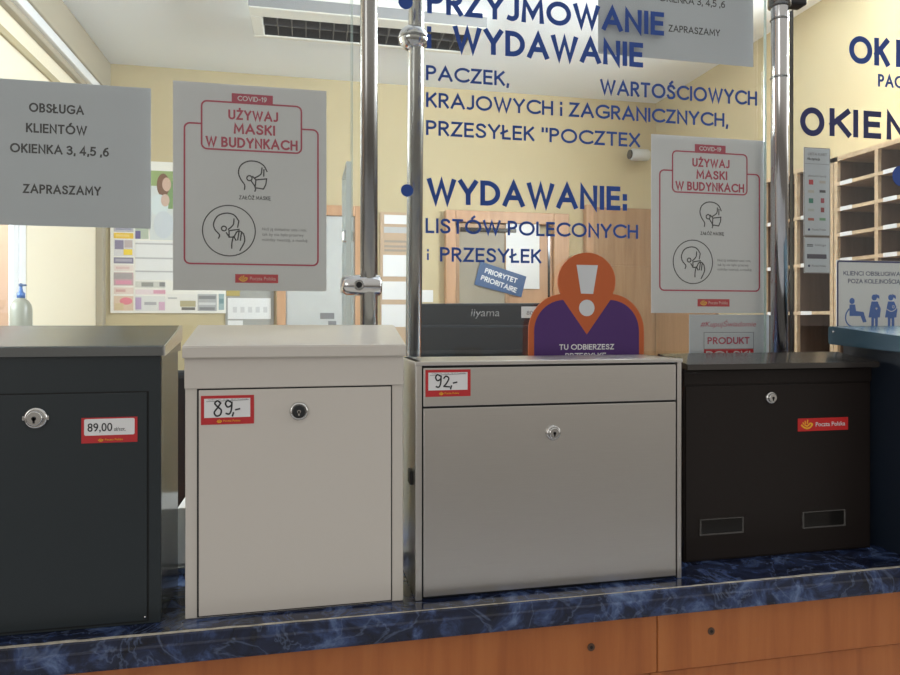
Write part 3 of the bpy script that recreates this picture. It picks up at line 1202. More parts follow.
# pole in front of the glass
xp = A(369, 300, .992)[0]
p1 = thing('chrome_pole', 'chrome pole with barrel clamp standing behind the white letterbox', 'pole', (xp, .992, ZC))
b = nb()
rod(b, (xp, .992, ZC + .006), (xp, .992, ZT), PR, 28)
obj('tube', b, M_CHROME_D, p1)
b = nb()
lathe(b, [(.020, 0), (.020, .004), (.0145, .006)], (xp, .992, ZC), 'z')
obj('foot_flange', b, M_CHROME_D, p1)
cxl, cz = A(340.5, 285, .99)
cxr = A(382, 285, .99)[0]
b = nb()
n = 26
ring_r = [(cxl, .004), (cxl + .002, .010), (cxl + .008, .0145), (xp - .014, .0155), (xp + .002, .0160), (cxr - .004, .0155), (cxr - .001, .012), (cxr, .005)]
lathe(b, [(r, x) for x, r in ring_r], (0, .992, cz), 'x', n)
cl = obj('clamp', b, M_CHROME, p1)
sxx, szz = A(359, 285, .976)
b = nb()
lathe(b, [(.0075, .006), (.0075, -.0012), (.0068, -.002), (.0045, -.002), (.0045, .0)], (sxx, .976, szz), 'y', 22)
obj('clamp_screw', b, M_CHROME_D, cl)
b = nb()
disc(b, sxx, szz, .0042, .9745, .0006, 18)
obj('screw_socket', b, M_GAP, cl)
b = nb()
bx(b, cxl + .001, cxl + .018, YG - .028, YG - .0005, cz - .011, cz + .011, .002)
obj('glass_grip', b, M_CHROME, cl)

# pole behind the lettered glass
xp = A(412.5, 300, 1.053)[0]
p2 = thing('chrome_pole', 'chrome pole with ball joint behind the blue lettered glass', 'pole', (xp, 1.053, ZC))
b = nb()
xt = A(417.5, 0, 1.053)[0]
rod(b, (xp - .001, 1.053, ZC + .006), (xt + .006, 1.053, ZT), PR, 28)
obj('tube', b, M_CHROME_D, p2)
b = nb()
lathe(b, [(.020, 0), (.020, .004), (.0145, .006)], (xp - .001, 1.053, ZC), 'z')
obj('foot_flange', b, M_CHROME_D, p2)
X, Z = A(414, 38, 1.05)
b = nb()
ball(b, (X, 1.053, Z), .0215, 1.12, 1, .98, 24)
jb = obj('ball_joint', b, M_CHROME, p2)
b = nb()
lathe(b, [(.0245, -.0015), (.0252, 0), (.0245, .0015)], (X, 1.053, Z), 'z', 28)
obj('joint_ring', b, M_CHROME_D, jb)

# right-hand pole
YP3 = 1.0
xp = A(779.5, 300, YP3)[0]
p3 = thing('chrome_pole', 'bright chrome pole behind the black-brown letterbox', 'pole', (xp, YP3, ZC))
b = nb()
rod(b, (xp, YP3, ZC + .006), (xp, YP3, ZT), PR * 1.08, 28)
obj('tube', b, M_CHROME, p3)
b = nb()
lathe(b, [(.022, 0), (.022, .004), (.0155, .006)], (xp, YP3, ZC), 'z')
obj('foot_flange', b, M_CHROME_D, p3)
Zt = A(779, 3, YP3)[1]
b = nb()
lathe(b, [(.015, -.008), (.0185, -.006), (.0185, .035), (.015, .037)], (xp, YP3, Zt), 'z')
bkt = obj('top_collar', b, M_CHROME_D, p3)
b = nb()
bx(b, xp + .012, xp + .045, YP3 - .012, YP3 + .012, Zt - .004, Zt + .035, .003)
obj('corner_bracket', b, M_BLACK, bkt)
for v in (20, 78):
    Z = A(779, v, YP3)[1]
    b = nb()
    lathe(b, [(PR * 1.10, -.002), (PR * 1.2, 0), (PR * 1.10, .002)], (xp, YP3, Z), 'z')
    obj('groove_ring', b, M_CHROME_D, p3)

# glass screen standing at right angles behind the partition
y0s, y1s = 1.062, 1.192
xs_ = A(349, 300, y0s)[0]
zs_ = A(349, 162, y0s)[1]
sg = thing('side_screen', 'narrow glass side screen edge-on behind the clamp, left of the poles', 'glass screen', (xs_, (y0s + y1s) / 2, ZC))
obj('pane', box(xs_ - .004, xs_ + .004, y0s, y1s, ZC, zs_), mat('greenish_glass', (.70, .77, .75), .08, Alpha=.22), sg)
b = nb()
bx(b, xs_ - .0042, xs_ + .0042, y0s - .0012, y0s, ZC, zs_)
bx(b, xs_ - .0042, xs_ + .0042, y1s, y1s + .0012, ZC, zs_)
bx(b, xs_ - .0042, xs_ + .0042, y0s, y1s, zs_, zs_ + .001)
obj('polished_edge', b, mat('bright_glass_edge', (.86, .93, .92), .2), sg)
Z = A(343, 235, y0s)[1]
b = nb()
bx(b, xs_ - .009, xs_ + .009, y0s + .010, y0s + .035, Z - .009, Z + .009, .003)
obj('glass_connector', b, M_CHROME, sg)

# ------------------------------------------------------------------ notices on the glass
YP = YG + .0085      # papers are stuck to the office side of the glass, facing out


def sheet(name, u0, u1, vt, vb, m, label, cat, y=None, th=.0006, group=None, back=False):
    y = YP if y is None else y
    X0, Zt_ = A(u0, vt, y)
    X1 = A(u1, vt, y)[0]
    Zb_ = A(u0, vb, y)[1]
    o = obj(name, box(X0, X1, y - th, y, Zb_, Zt_), m)
    tag(o, label, cat, group)
    return o, X0, X1, Zb_, Zt_


def put_text(parent, s, u0, u1, vb, vt, m, w, y, name='lettering'):
    X0, zb_ = A(u0, vb, y)
    zt_ = A(u0, vt, y)[1]
    b = nb()
    text_bm(b, s, X0, A(u1, vb, y)[0], zb_, zt_, y, w)
    return obj(name, b, m, parent)


# window notice at the left
o, *_ = sheet('notice', -86, 151, 72.7, 222.5, M_PAPER, 'grey-white OBSŁUGA KLIENTÓW notice on the glass, left of the posters', 'notice')
yy = YP - .0006
for s, u0, u1, vb, vt in (('OBSŁUGA', 29, 84, 111.8, 102.5), ('KLIENTÓW', 26, 87, 132.2, 122.8), ('OKIENKA 3, 4,5 ,6', 10, 109, 152.2, 142.8), ('ZAPRASZAMY', 23, 101, 193, 183.8)):
    put_text(o, s, u0, u1, vb, vt, M_INK, .018, yy)

# the same notice further right, on the office side of the glass
yb2 = YP
o, *_ = sheet('notice', 598, 753, -80, 53.5, M_PAPER, 'grey-white ZAPRASZAMY notice behind the blue PRZYJMOWANIE lettering', 'notice', y=yb2)
for s, u0, u1, vb, vt in (('ZAPRASZAMY', 668.5, 720, 31.5, 24.6), ('OKIENKA 3, 4,5 ,6', 659, 725, 1.0, -6), ('KLIENTÓW', 669, 710, -12, -19), ('OBSŁUGA', 671, 708, -26, -33)):
    put_text(o, s, u0, u1, vb, vt, M_INK, .008, yb2 - .0006)


def poster(u0, u1, vt, vb, label):
    o, X0, X1, Z0, Z1 = sheet('poster', u0, u1, vt, vb, M_POSTER, label, 'poster')
    w, hgt = X1 - X0, Z1 - Z0
    y = YP - .0006
    P = lambda fx, fy: (X0 + w * fx, Z1 - hgt * fy)

    def txt(s, a, c, ft, fb, m, wt, name='lettering'):
        b = nb()
        text_bm(b, s, P(a, 0)[0], P(c, 0)[0], P(0, fb)[1], P(0, ft)[1], y, wt)
        return obj(name, b, m, o)
    # red frames
    b = nb()
    lw = w * .011
    rr = rrect(P(.18, 0)[0], P(.83, 0)[0], P(0, .318)[1], P(0, .087)[1], w * .035)
    stroke(b, rr + [rr[0]], lw, y)
    r = w * .035
    a0, a1 = P(.072, 0)[0], P(.942, 0)[0]
    zt_, zb_ = P(0, .198)[1], P(0, .872)[1]
    full = rrect(a0, a1, zb_, zt_, r)
    k = len(full) // 4
    path = [(P(.83, 0)[0], zt_)] + full[:k][::-1] + full[3 * k:][::-1] + full[2 * k:3 * k][::-1] + full[k:2 * k][::-1] + [(P(.18, 0)[0], zt_)]
    stroke(b, path, lw, y)
    obj('frame_line', b, M_CRIM, o)
    tb = nb()
    plate(tb, [P(.372, .088), P(.64, .088), P(.64, .042), P(.372, .042)], y, .0002)
    bar = obj('heading_bar', tb, M_CRIM, o)
    b = nb()
    text_bm(b, 'COVID-19', P(.41, 0)[0], P(.60, 0)[0], P(0, .077)[1], P(0, .053)[1], y - .0002, .01)
    obj('lettering', b, M_CARD, bar)
    txt('UŻYWAJ', .35, .675, .122, .170, M_CRIM, .022)
    txt('MASKI', .385, .655, .188, .238, M_CRIM, .022)
    txt('W BUDYNKACH', .205, .805, .256, .306, M_CRIM, .022)
    txt('ZAŁÓŻ MASKĘ', .42, .625, .537, .556, M_INK, .012)
    for i, s in enumerate(('Noś ją dokładnie: usta i nos,', 'tak by nie było przerwy', 'między twarzą, a maską')):
        txt(s, .57, (.865, .845, .87)[i], .690 + i * .026, .704 + i * .026, M_GREYINK, 0)
    # drawings: masked heads in profile
    Q = lambda px, py: P((px / 5 + 16) / 152, (py / 5 + 70.6) / 206.5)
    b = nb()
    lw = w * .0085

    def line(pts, s=True, ww=lw):
        pp = [Q(*p) for p in pts]
        stroke(b, smooth(pp, 5) if s else pp, ww, y)
    line([(265, 172), (266, 148), (246, 118), (236, 85), (248, 50), (284, 28), (330, 29), (362, 48), (377, 76)])
    line([(352, 58), (347, 90), (318, 110)])
    line([(362, 66), (361, 100)])
    line([(322, 120), (375, 113), (372, 140), (360, 165), (318, 160), (322, 120)], False)
    line([(305, 103), (322, 120)], False)
    line([(300, 128), (320, 160), (317, 178)])
    c = Q(290, 113)
    ring(b, c[0], c[1], 13 / 5 / 152 * w, lw, y, 16)
    obj('mask_drawing', b, M_INK, o)
    b = nb()
    c = Q(190, 380)
    ring(b, c[0], c[1], 129 / 5 / 152 * w, lw * .85, y, 48)
    line([(138, 420), (143, 402), (121, 376), (115, 345), (135, 308), (175, 293), (213, 300), (236, 328)])
    line([(214, 320), (210, 350), (186, 374)])
    line([(238, 330), (232, 362)])
    line([(190, 380), (240, 372)], False)
    line([(190, 380), (190, 412), (212, 412)], False)
    line([(176, 390), (192, 414)])
    c = Q(165, 370)
    ring(b, c[0], c[1], 12 / 5 / 152 * w, lw, y, 16)
    line([(226, 388), (216, 410), (224, 428)])
    line([(239, 382), (232, 426)])
    line([(251, 386), (245, 428)])
    line([(262, 396), (266, 432), (243, 478)])
    line([(224, 388), (238, 380), (250, 384), (262, 396)])
    line([(211, 408), (204, 440), (203, 468)])
    obj('adjusting_drawing', b, M_INK, o)
    lb = nb()
    plate(lb, [P(.395, .962), P(.675, .962), P(.675, .920), P(.395, .920)], y, .0002)
    lg = obj('logo_bar', lb, M_RED, o)
    b = nb()
    text_bm(b, 'Poczta Polska', P(.49, 0)[0], P(.66, 0)[0], P(0, .949)[1], P(0, .932)[1], y - .0002, .01)
    obj('lettering', b, paint('pink_print', (.75, .45, .42)), lg)
    b = nb()
    horn_logo(b, P(.42, 0)[0], P(.475, 0)[0], P(0, .955)[1], P(0, .926)[1], y - .0002)
    obj('horn_logo', b, M_YEL, lg)


poster(173, 326.5, 80.5, 290, 'grey mask poster with red frame on the glass above the white letterbox')
poster(651, 765.5, 134, 313, 'mask poster with red frame on the glass, left of the bright right-hand pole')

# buy-Polish leaflet below the second poster
o, X0, X1, Z0, Z1 = sheet('leaflet', 689, 769, 314.5, 372, M_PAPER, 'white leaflet with red PRODUKT POLSKI box under the mask poster', 'leaflet', y=YP - .0002)
yy = YP - .0008
b = nb()
text_bm(b, '#KupujŚwiadomie', A(700.5, 326, yy)[0], A(756, 326, yy)[0], A(700, 326.6, yy)[1], A(700, 321.6, yy)[1], yy, 0, .25)
obj('slogan', b, M_CRIM, o)
b = nb()
r_ = [A(704, 332.5, yy), A(753.5, 332.5, yy), A(753.5, 349, yy), A(704, 349, yy)]
r_ = [(r_[0][0], r_[0][1]), (r_[1][0], r_[0][1]), (r_[1][0], r_[3][1]), (r_[0][0], r_[3][1])]
stroke(b, r_ + [r_[0]], .0009, yy)
obj('box_outline', b, M_GREYINK, o)
put_text(o, 'PRODUKT', 707.5, 749.5, 344.2, 337.2, M_CRIM, .02, yy)
rb = nb()
plate(rb, [(r_[0][0], r_[3][1]), (r_[1][0], r_[3][1]), (r_[1][0], A(704, 361, yy)[1]), (r_[0][0], A(704, 361, yy)[1])], yy, .0002)
rb = obj('red_band', rb, M_RED, o)
b = nb()
text_bm(b, 'POLSKI', A(706, 355, yy)[0], A(750, 355, yy)[0], A(704, 358.2, yy)[1], A(704, 351.2, yy)[1], yy - .0002, .02)
obj('lettering', b, M_CARD, rb)

# priority customers sign
o, X0, X1, Z0, Z1 = sheet('sign', 836, 912, 260, 342, M_CARD, 'white sign with blue border and priority customer pictograms', 'sign', th=.0015)
yy = YP - .0015
b = nb()
rr = rrect(X0 + .002, X1 - .002, Z0 + .002, Z1 - .002, .004)
stroke(b, rr + [rr[0]], .0032, yy)
obj('border', b, M_DBLUE, o)
put_text(o, 'KLIENCI OBSŁUGIWANI', 843.5, 905, 275.3, 271, M_DBLUE, .006, yy)
put_text(o, 'POZA KOLEJNOŚCIĄ', 848, 900, 283.2, 278.8, M_DBLUE, .006, yy)


def pp(*pts):
    return [A(u, v, yy) for u, v in pts]


def blob(b, u, v, r):
    X, Z = A(u, v, yy)
    disc(b, X, Z, r / F * 1.22, yy, .0003, 20)


b = nb()
blob(b, 852, 301, 3.0)
plate(b, pp((849.5, 304.5), (855, 304.5), (856, 311), (863.5, 312), (866.5, 322), (863, 322.5), (860.5, 316), (849.5, 316)), yy, .0003)
stroke(b, smooth(pp((849, 309), (846, 314), (846, 321), (850, 326), (856, 327)), 5), .0024, yy)
obj('wheelchair_pictogram', b, M_SBLUE, o)
for (c, name) in ((874.5, 'pregnant_pictogram'), (891, 'parent_pictogram')):
    b = nb()
    blob(b, c - .3, 297.5, 3.0)
    plate(b, pp((c + 1, 294), (c + 4.6, 295.6), (c + 4.8, 299), (c + 2.4, 297.4)), yy, .0003)
    plate(b, pp((c - 3, 301.5), (c + 3, 301.5), (c + 6.2, 309), (c + 5.2, 317.5), (c + 3.2, 317.5), (c + 3.2, 328), (c + .7, 328), (c + .5, 318.5), (c - .6, 318.5), (c - .8, 328), (c - 3.2, 328), (c - 3.2, 317.5), (c - 6, 317.5), (c - 4.6, 309)), yy, .0003)
    pg = obj(name, b, M_SBLUE, o)
    b = nb()
    X, Z = A(c + (1.8 if c < 880 else .8), 308.6 if c < 880 else 306.5, yy)
    if c < 880:
        k = .0018
        disc(b, X - k * .5, Z + k * .3, k * .72, yy - .0003, .0002, 14)
        disc(b, X + k * .5, Z + k * .3, k * .72, yy - .0003, .0002, 14)
        plate(b, [(X - k * 1.15, Z + k * .1), (X + k * 1.15, Z + k * .1), (X, Z - k * 1.4)], yy - .0003, .0002)
        obj('heart', b, M_CARD, pg)
    else:
        stroke(b, smooth(pp((c - 4.5, 309), (c, 311.5), (c + 4.5, 309), (c + 5.5, 305)), 5), .0012, yy - .0003)
        ring(b, X + .003, Z - .0005, .0022, .0008, yy - .0003, 18)
        obj('baby_outline', b, M_CARD, pg)

# strip with the small logos
o, X0, X1, Z0, Z1 = sheet('logo_strip', 803.5, 830, 147, 235.5, M_PAPER, 'tall grey sheet with rows of small coloured logos on the glass', 'notice')
yy = YP - .0006
b = nb()
rr = rrect(X0 + .0008, X1 - .0008, Z0 + .0008, Z1 - .0008, .002)
stroke(b, rr + [rr[0]], .0012, yy)
obj('border', b, paint('taupe_print', (.30, .26, .23)), o)
put_text(o, 'LISTA KART', 808, 827, 155, 152.4, M_GREYINK, 0, yy)
put_text(o, 'Akceptacja', 807, 820, 159.8, 157, M_INK, .01, yy)
put_text(o, 'płatności kartą', 808, 826, 176.5, 174.5, M_GREYINK, 0, yy)
b = nb()
stroke(b, [A(805, 163.4, yy), (A(829, 163.4, yy)[0], A(805, 163.4, yy)[1])], .0006, yy)
obj('rule_line', b, M_GREYINK, o)
cols = [((.55, .02, .03), (.55, .5, .45)), ((.55, .52, .46), (.08, .08, .09)), ((.02, .20, .14), (.40, .05, .08)), ((.5, .52, .5), (.30, .04, .04)), ((.45, .12, .08), (.16, .34, .18))]
for r in range(5):
    for c in range(2):
        v = 182 + r * 9.3
        u = 811 + c * 11.5
        w = 2.2 if (r in (0, 2) and c == 0) else (1.7 if c == 1 and r in (2, 3) else 3.0)
        hh = 2.4 if (r in (0, 2) and c == 0) or (c == 1 and r in (2, 3)) else 1.3
        cc = cols[r][c]
        q = [A(u - w, v + hh, yy), A(u + w, v + hh, yy), A(u + w, v - hh, yy), A(u - w, v - hh, yy)]
        b = nb()
        plate(b, [(q[0][0], q[0][1]), (q[1][0], q[0][1]), (q[1][0], q[3][1]), (q[0][0], q[3][1])], yy, .0002)
        obj('logo_patch', b, paint('logo_%d_%d' % (r, c), cc), o)
b = nb()
X, Z = A(809, 229.5, yy)
disc(b, X, Z, .0022, yy, .0002, 14)
obj('emblem_dot', b, M_DBLUE, o)
put_text(o, 'Poczta Polska', 812, 826, 230.3, 228.4, M_GREYINK, 0, yy)
o, X0, X1, Z0, Z1 = sheet('logo_card', 803.8, 830, 236.8, 273, M_PAPER, 'small grey card under the tall logo sheet on the glass', 'notice')
b = nb()
rr = rrect(X0 + .0008, X1 - .0008, Z0 + .0008, Z1 - .0008, .002)
stroke(b, rr + [rr[0]], .0010, yy)
obj('border', b, paint('taupe_print', (.30, .26, .23)), o)
put_text(o, '===', 807, 813, 247.8, 243, M_INK, .02, yy, 'barcode_mark')
put_text(o, 'Usługa', 815, 826, 246, 243.8, M_GREYINK, 0, yy)
b = nb()
q0, q1 = A(807, 258.5, yy), A(826.5, 254, yy)
plate(b, [(q0[0], A(807, 258.5, yy)[1]), (q1[0], q0[1]), (q1[0], A(807, 254, yy)[1]), (q0[0], A(807, 254, yy)[1])], yy, .0002)
obj('dark_band', b, paint('navy_print', (.06, .05, .08)), o)
b = nb()
X, Z = A(809, 265.8, yy)
disc(b, X, Z, .0022, yy, .0002, 14)
obj('emblem_dot', b, M_DBLUE, o)
put_text(o, 'Poczta Polska', 812, 826, 266.7, 264.8, M_GREYINK, 0, yy)

# orange and purple pick-up sign, a card standing between glass and steel letterbox
ys = 1.008
q = lambda u, v: A(u, v, ys)


def arc_px(cu, cv, r, a0, a1, n=18, rv=None):
    rv = rv or r
    return [(cu + r * cos(radians(a0 + (a1 - a0) * k / n)), cv - rv * sin(radians(a0 + (a1 - a0) * k / n))) for k in range(n + 1)]


out = arc_px(586, 281.5, 28.7, 206, -26, 30)
right = arc_px(609, 331, 34, 78, 0, 12, 37)
left = arc_px(563, 331, 35, 180, 102, 12, 37)
zbot = ZC + .0005
XZ = [q(u, v) for u, v in out] + [q(u, v) for u, v in right]
xr_, xl_ = q(643, 340)[0], q(528, 340)[0]
XZ += [(xr_, zbot), (xl_, zbot)] + [q(u, v) for u, v in left]
b = nb()
plate(b, XZ, ys, .003)
pick = obj('pickup_sign', b, M_ORANGE)
tag(pick, 'orange and purple exclamation mark sign behind the steel letterbox', 'sign')
ysf = ys - .003
b = nb()
in_r = arc_px(608.5, 331, 29.5, 88, 0, 12, 31)
in_l = arc_px(563.5, 331, 30, 180, 92, 12, 31)
XZ = [q(586, 334.5)] + [q(u, v) for u, v in in_r] + [(q(638, 340)[0], zbot + .002), (q(533.5, 340)[0], zbot + .002)] + [q(u, v) for u, v in in_l]
plate(b, XZ, ysf, .0003)
obj('purple_body', b, M_PURPLE, pick)
b = nb()
plate(b, [q(575.8, 265), q(597, 265.4), q(592.3, 294), q(580.2, 293.6)], ysf, .0003)
X, Z = q(586, 308)
disc(b, X, Z, 8.2 / F * 1.08, ysf, .0003, 30)
obj('exclamation_mark', b, paint('pale_print', (.62, .64, .66)), pick)
for s, u0, u1, vb, vt in (('TU ODBIERZESZ', 558.5, 613, 349.8, 344.3), ('PRZESYŁKĘ', 564.5, 605, 358.6, 353)):
    X0, zb_ = q(u0, vb)
    b = nb()
    text_bm(b, s, X0, q(u1, vb)[0], zb_, q(u0, vt)[1], ysf - .0003, .016)
    obj('lettering', b, M_CARD, pick)

# ------------------------------------------------------------------ behind the glass
# teller desk
td = thing('teller_desk', 'low teller desk behind the service counter', 'desk', (.4, 1.6, 0))
obj('desk_top', box(-.95, 1.7, 1.22, 2.0, .80, .83, .003), M_BEECH, td)
for x in (-.9, .4, 1.65):
    obj('side_panel', box(x - .015, x + .015, 1.25, 1.95, 0, .80, .002), M_BEECH, td)
obj('modesty_panel', box(-.885, 1.635, 1.93, 1.945, .25, .80), M_CARD, td)

# monitor seen from the back
mA = Vector((*[A(414, 303, 1.56)[0]], 1.56, 0))
mB = Vector((A(604, 297, 1.40)[0], 1.40, 0))
mt = thing('monitor', 'black computer monitor seen from behind, left of the exclamation sign', 'monitor', ((mA.x + mB.x) / 2, (mA.y + mB.y) / 2, .83))
d = (mB - mA)
L = d.length
ang = math.atan2(d.y, d.x)
ztm = A(414, 303.5, 1.56)[1]
R = Matrix.Translation(Vector((mA.x, mA.y, 0))) @ Matrix.Rotation(ang, 4, 'Z')


def xf(bm, m):
    bmesh.ops.transform(bm, matrix=m, verts=bm.verts[:])
    return bm


b = nb()
bx(b, 0, L, 0, .035, ztm - .34, ztm, .006, 3)
obj('shell', xf(b, R), M_MON, mt)
b = nb()
bx(b, .004, L - .004, -.016, .002, ztm - .33, ztm - .050, .006, 3)
bl = obj('back_cover', xf(b, R), M_MON, mt)
b = nb()
for k in range(9):
    bx(b, .10 + k * .007, .104 + k * .007, -.0166, -.0156, ztm - .12, ztm - .10)
    bx(b, L - .17 + k * .007, L - .166 + k * .007, -.0166, -.0156, ztm - .12, ztm - .10)
obj('vent_slot', xf(b, R), M_GAP, bl)
b = nb()
Ri = R
lx = (A(472, 310, 1.5)[0] - mA.x) / cos(ang)
text_bm(b, 'iiyama', lx, lx + .066, ztm - .030, ztm - .013, -.0004, .002, .12, xform=R)
obj('brand_lettering', b, paint('silver_print', (.35, .36, .37), .3), mt)
b = nb()
lx = (A(521, 303, 1.47)[0] - mA.x) / cos(ang)
bx(b, lx, lx + .085, -.0008, 0, ztm - .034, ztm - .008)
lb = obj('asset_label', xf(b, R), M_CARD, mt, label='small white label')
b = nb()
text_bm(b, '803-1247', lx + .012, lx + .07, ztm - .027, ztm - .018, -.0008, 0, xform=R)
obj('label_lettering', b, M_GREYINK, lb)
b = nb()
bx(b, L / 2 - .03, L / 2 + .03, -.045, -.018, .84, ztm - .12, .006)
obj('stand_neck', xf(b, R), M_MON, mt)
b = nb()
bx(b, L / 2 - .13, L / 2 + .13, -.12, .08, .83, .843, .005)
obj('stand_base', xf(b, R), M_MON, mt)

# small white block on the counter behind the gap between the two left letterboxes
X0 = A(177, 560, 1.06)[0]
b = nb()
bx(b, X0, X0 + .14, 1.06, 1.16, ZC, A(180, 508, 1.06)[1], .0015)
tag(obj('white_block', b, M_CARD), 'white block on the worktop behind the white letterbox', 'white_block')

# black office chair behind it
oc = thing('office_chair', 'black office chair glimpsed between the two left letterboxes', 'chair', (A(198, 400, 2.3)[0], 2.3, 0))
X = BASE[oc].x
b = nb()
bx(b, X - .15, X + .17, 2.14, 2.19, .80, A(185, 370, 2.17)[1], .022, 4)
obj('backrest', b, M_BLACK, oc)
b = nb()
bx(b, X - .23, X + .23, 2.20, 2.64, .47, .54, .025, 4)
obj('seat', b, M_BLACK, oc)
b = nb()
rod(b, (X, 2.22, .5), (X, 2.165, .85), .016)
obj('back_strut', b, M_BLACK, oc)
b = nb()
rod(b, (X, 2.42, .1), (X, 2.42, .47), .025)
obj('gas_column', b, M_CHROME_D, oc)
for k in range(5):
    a = 2 * pi * k / 5
    b = nb()
    rod(b, (X, 2.42, .10), (X + .28 * cos(a), 2.42 + .28 * sin(a), .075), .016, 12)
    lg = obj('leg', b, M_BLACK, oc)
    b = nb()
    ball(b, (X + .28 * cos(a), 2.42 + .28 * sin(a), .03), .03, .6, 1, 1, 14)
    obj('castor', b, M_BLACK, lg)

# hand sanitiser on the window sill
bxx = XL + .065
byy = AX(21, 300, bxx)[0]
dx, dy = ray(21)
tt = byy / dy
zz = lambda v: EYE + (HOR - v) / F * tt
bt = thing('sanitizer_bottle', 'translucent pump bottle with blue cap on the window sill', 'bottle', (bxx, byy, wz0))
rB = 9.9 / F * tt
b = nb()
lathe(b, [(rB * .9, wz0), (rB, wz0 + .006), (rB, zz(310)), (rB * .93, zz(305)), (rB * .7, zz(301)), (rB * .32, zz(298)), (rB * .30, zz(297))], (bxx, byy, 0), 'z', 30)
obj('bottle_body', b, mat('milky_plastic', (.26, .26, .21), .35), bt)
b = nb()
lathe(b, [(rB * .37, zz(298)), (rB * .37, zz(293)), (rB * .22, zz(292)), (rB * .14, zz(288)), (rB * .14, zz(286))], (bxx, byy, 0), 'z', 22)
obj('pump_collar', b, paint('blue_plastic', (.045, .12, .32), .35), bt)
b = nb()
ball(b, (bxx, byy, zz(285)), rB * .2, 1.1, 1.1, .9)
rod(b, (bxx, byy, zz(285)), (bxx + .02, byy - .008, zz(285.4)), rB * .1, 12)
obj('pump_head', b, paint('grey_blue_plastic', (.06, .10, .19), .35), bt)

# noticeboard with cuttings on the back wall
def back_card(name, u0, v0, u1, v1, m, label=None, cat=None, lift=.012, th=.003, parent=None, group=None):
    X0, Z1_ = A(u0, v0, YB)
    X1 = A(u1, v0, YB)[0]
    Z0_ = A(u0, v1, YB)[1]
    o = obj(name, box(X0, X1, YB - lift - th, YB - lift, Z0_, Z1_), m, parent)
    if label:
        tag(o, label, cat, group)
    return o


nbd = back_card('notice_board', 111, 160, 226, 313, paint('board_white', (.86, .84, .78)), 'white notice board on the back wall left of the calendar', 'notice board', 0, .012)


def picture(name, u0, v0, u1, v1, base, patches, label, group='cuttings on the notice board', lift=.012):
    o = back_card(name, u0, v0, u1, v1, base, label, 'cutting', lift, .002, group=group)
    for i, (a0, b0, a1, b1, col, nm, shape) in enumerate(patches):
        X0, Z1_ = A(u0 + (u1 - u0) * a0, v0 + (v1 - v0) * b0, YB)
        X1 = A(u0 + (u1 - u0) * a1, v0, YB)[0]
        Z0_ = A(u0 + (u1 - u0) * a0, v0 + (v1 - v0) * b1, YB)[1]
        b = nb()
        yy_ = YB - lift - .002 - .0004 * i
        if shape == 'o':
            disc(b, (X0 + X1) / 2, (Z0_ + Z1_) / 2, (X1 - X0) / 2, yy_, .0004, 20, (Z1_ - Z0_) / 2)
        else:
            plate(b, [(X0, Z0_), (X1, Z0_), (X1, Z1_), (X0, Z1_)], yy_, .0004)
        obj(nm, b, paint('print_%d_%d_%d' % tuple(int(x * 99) for x in col), col), o)
    return o


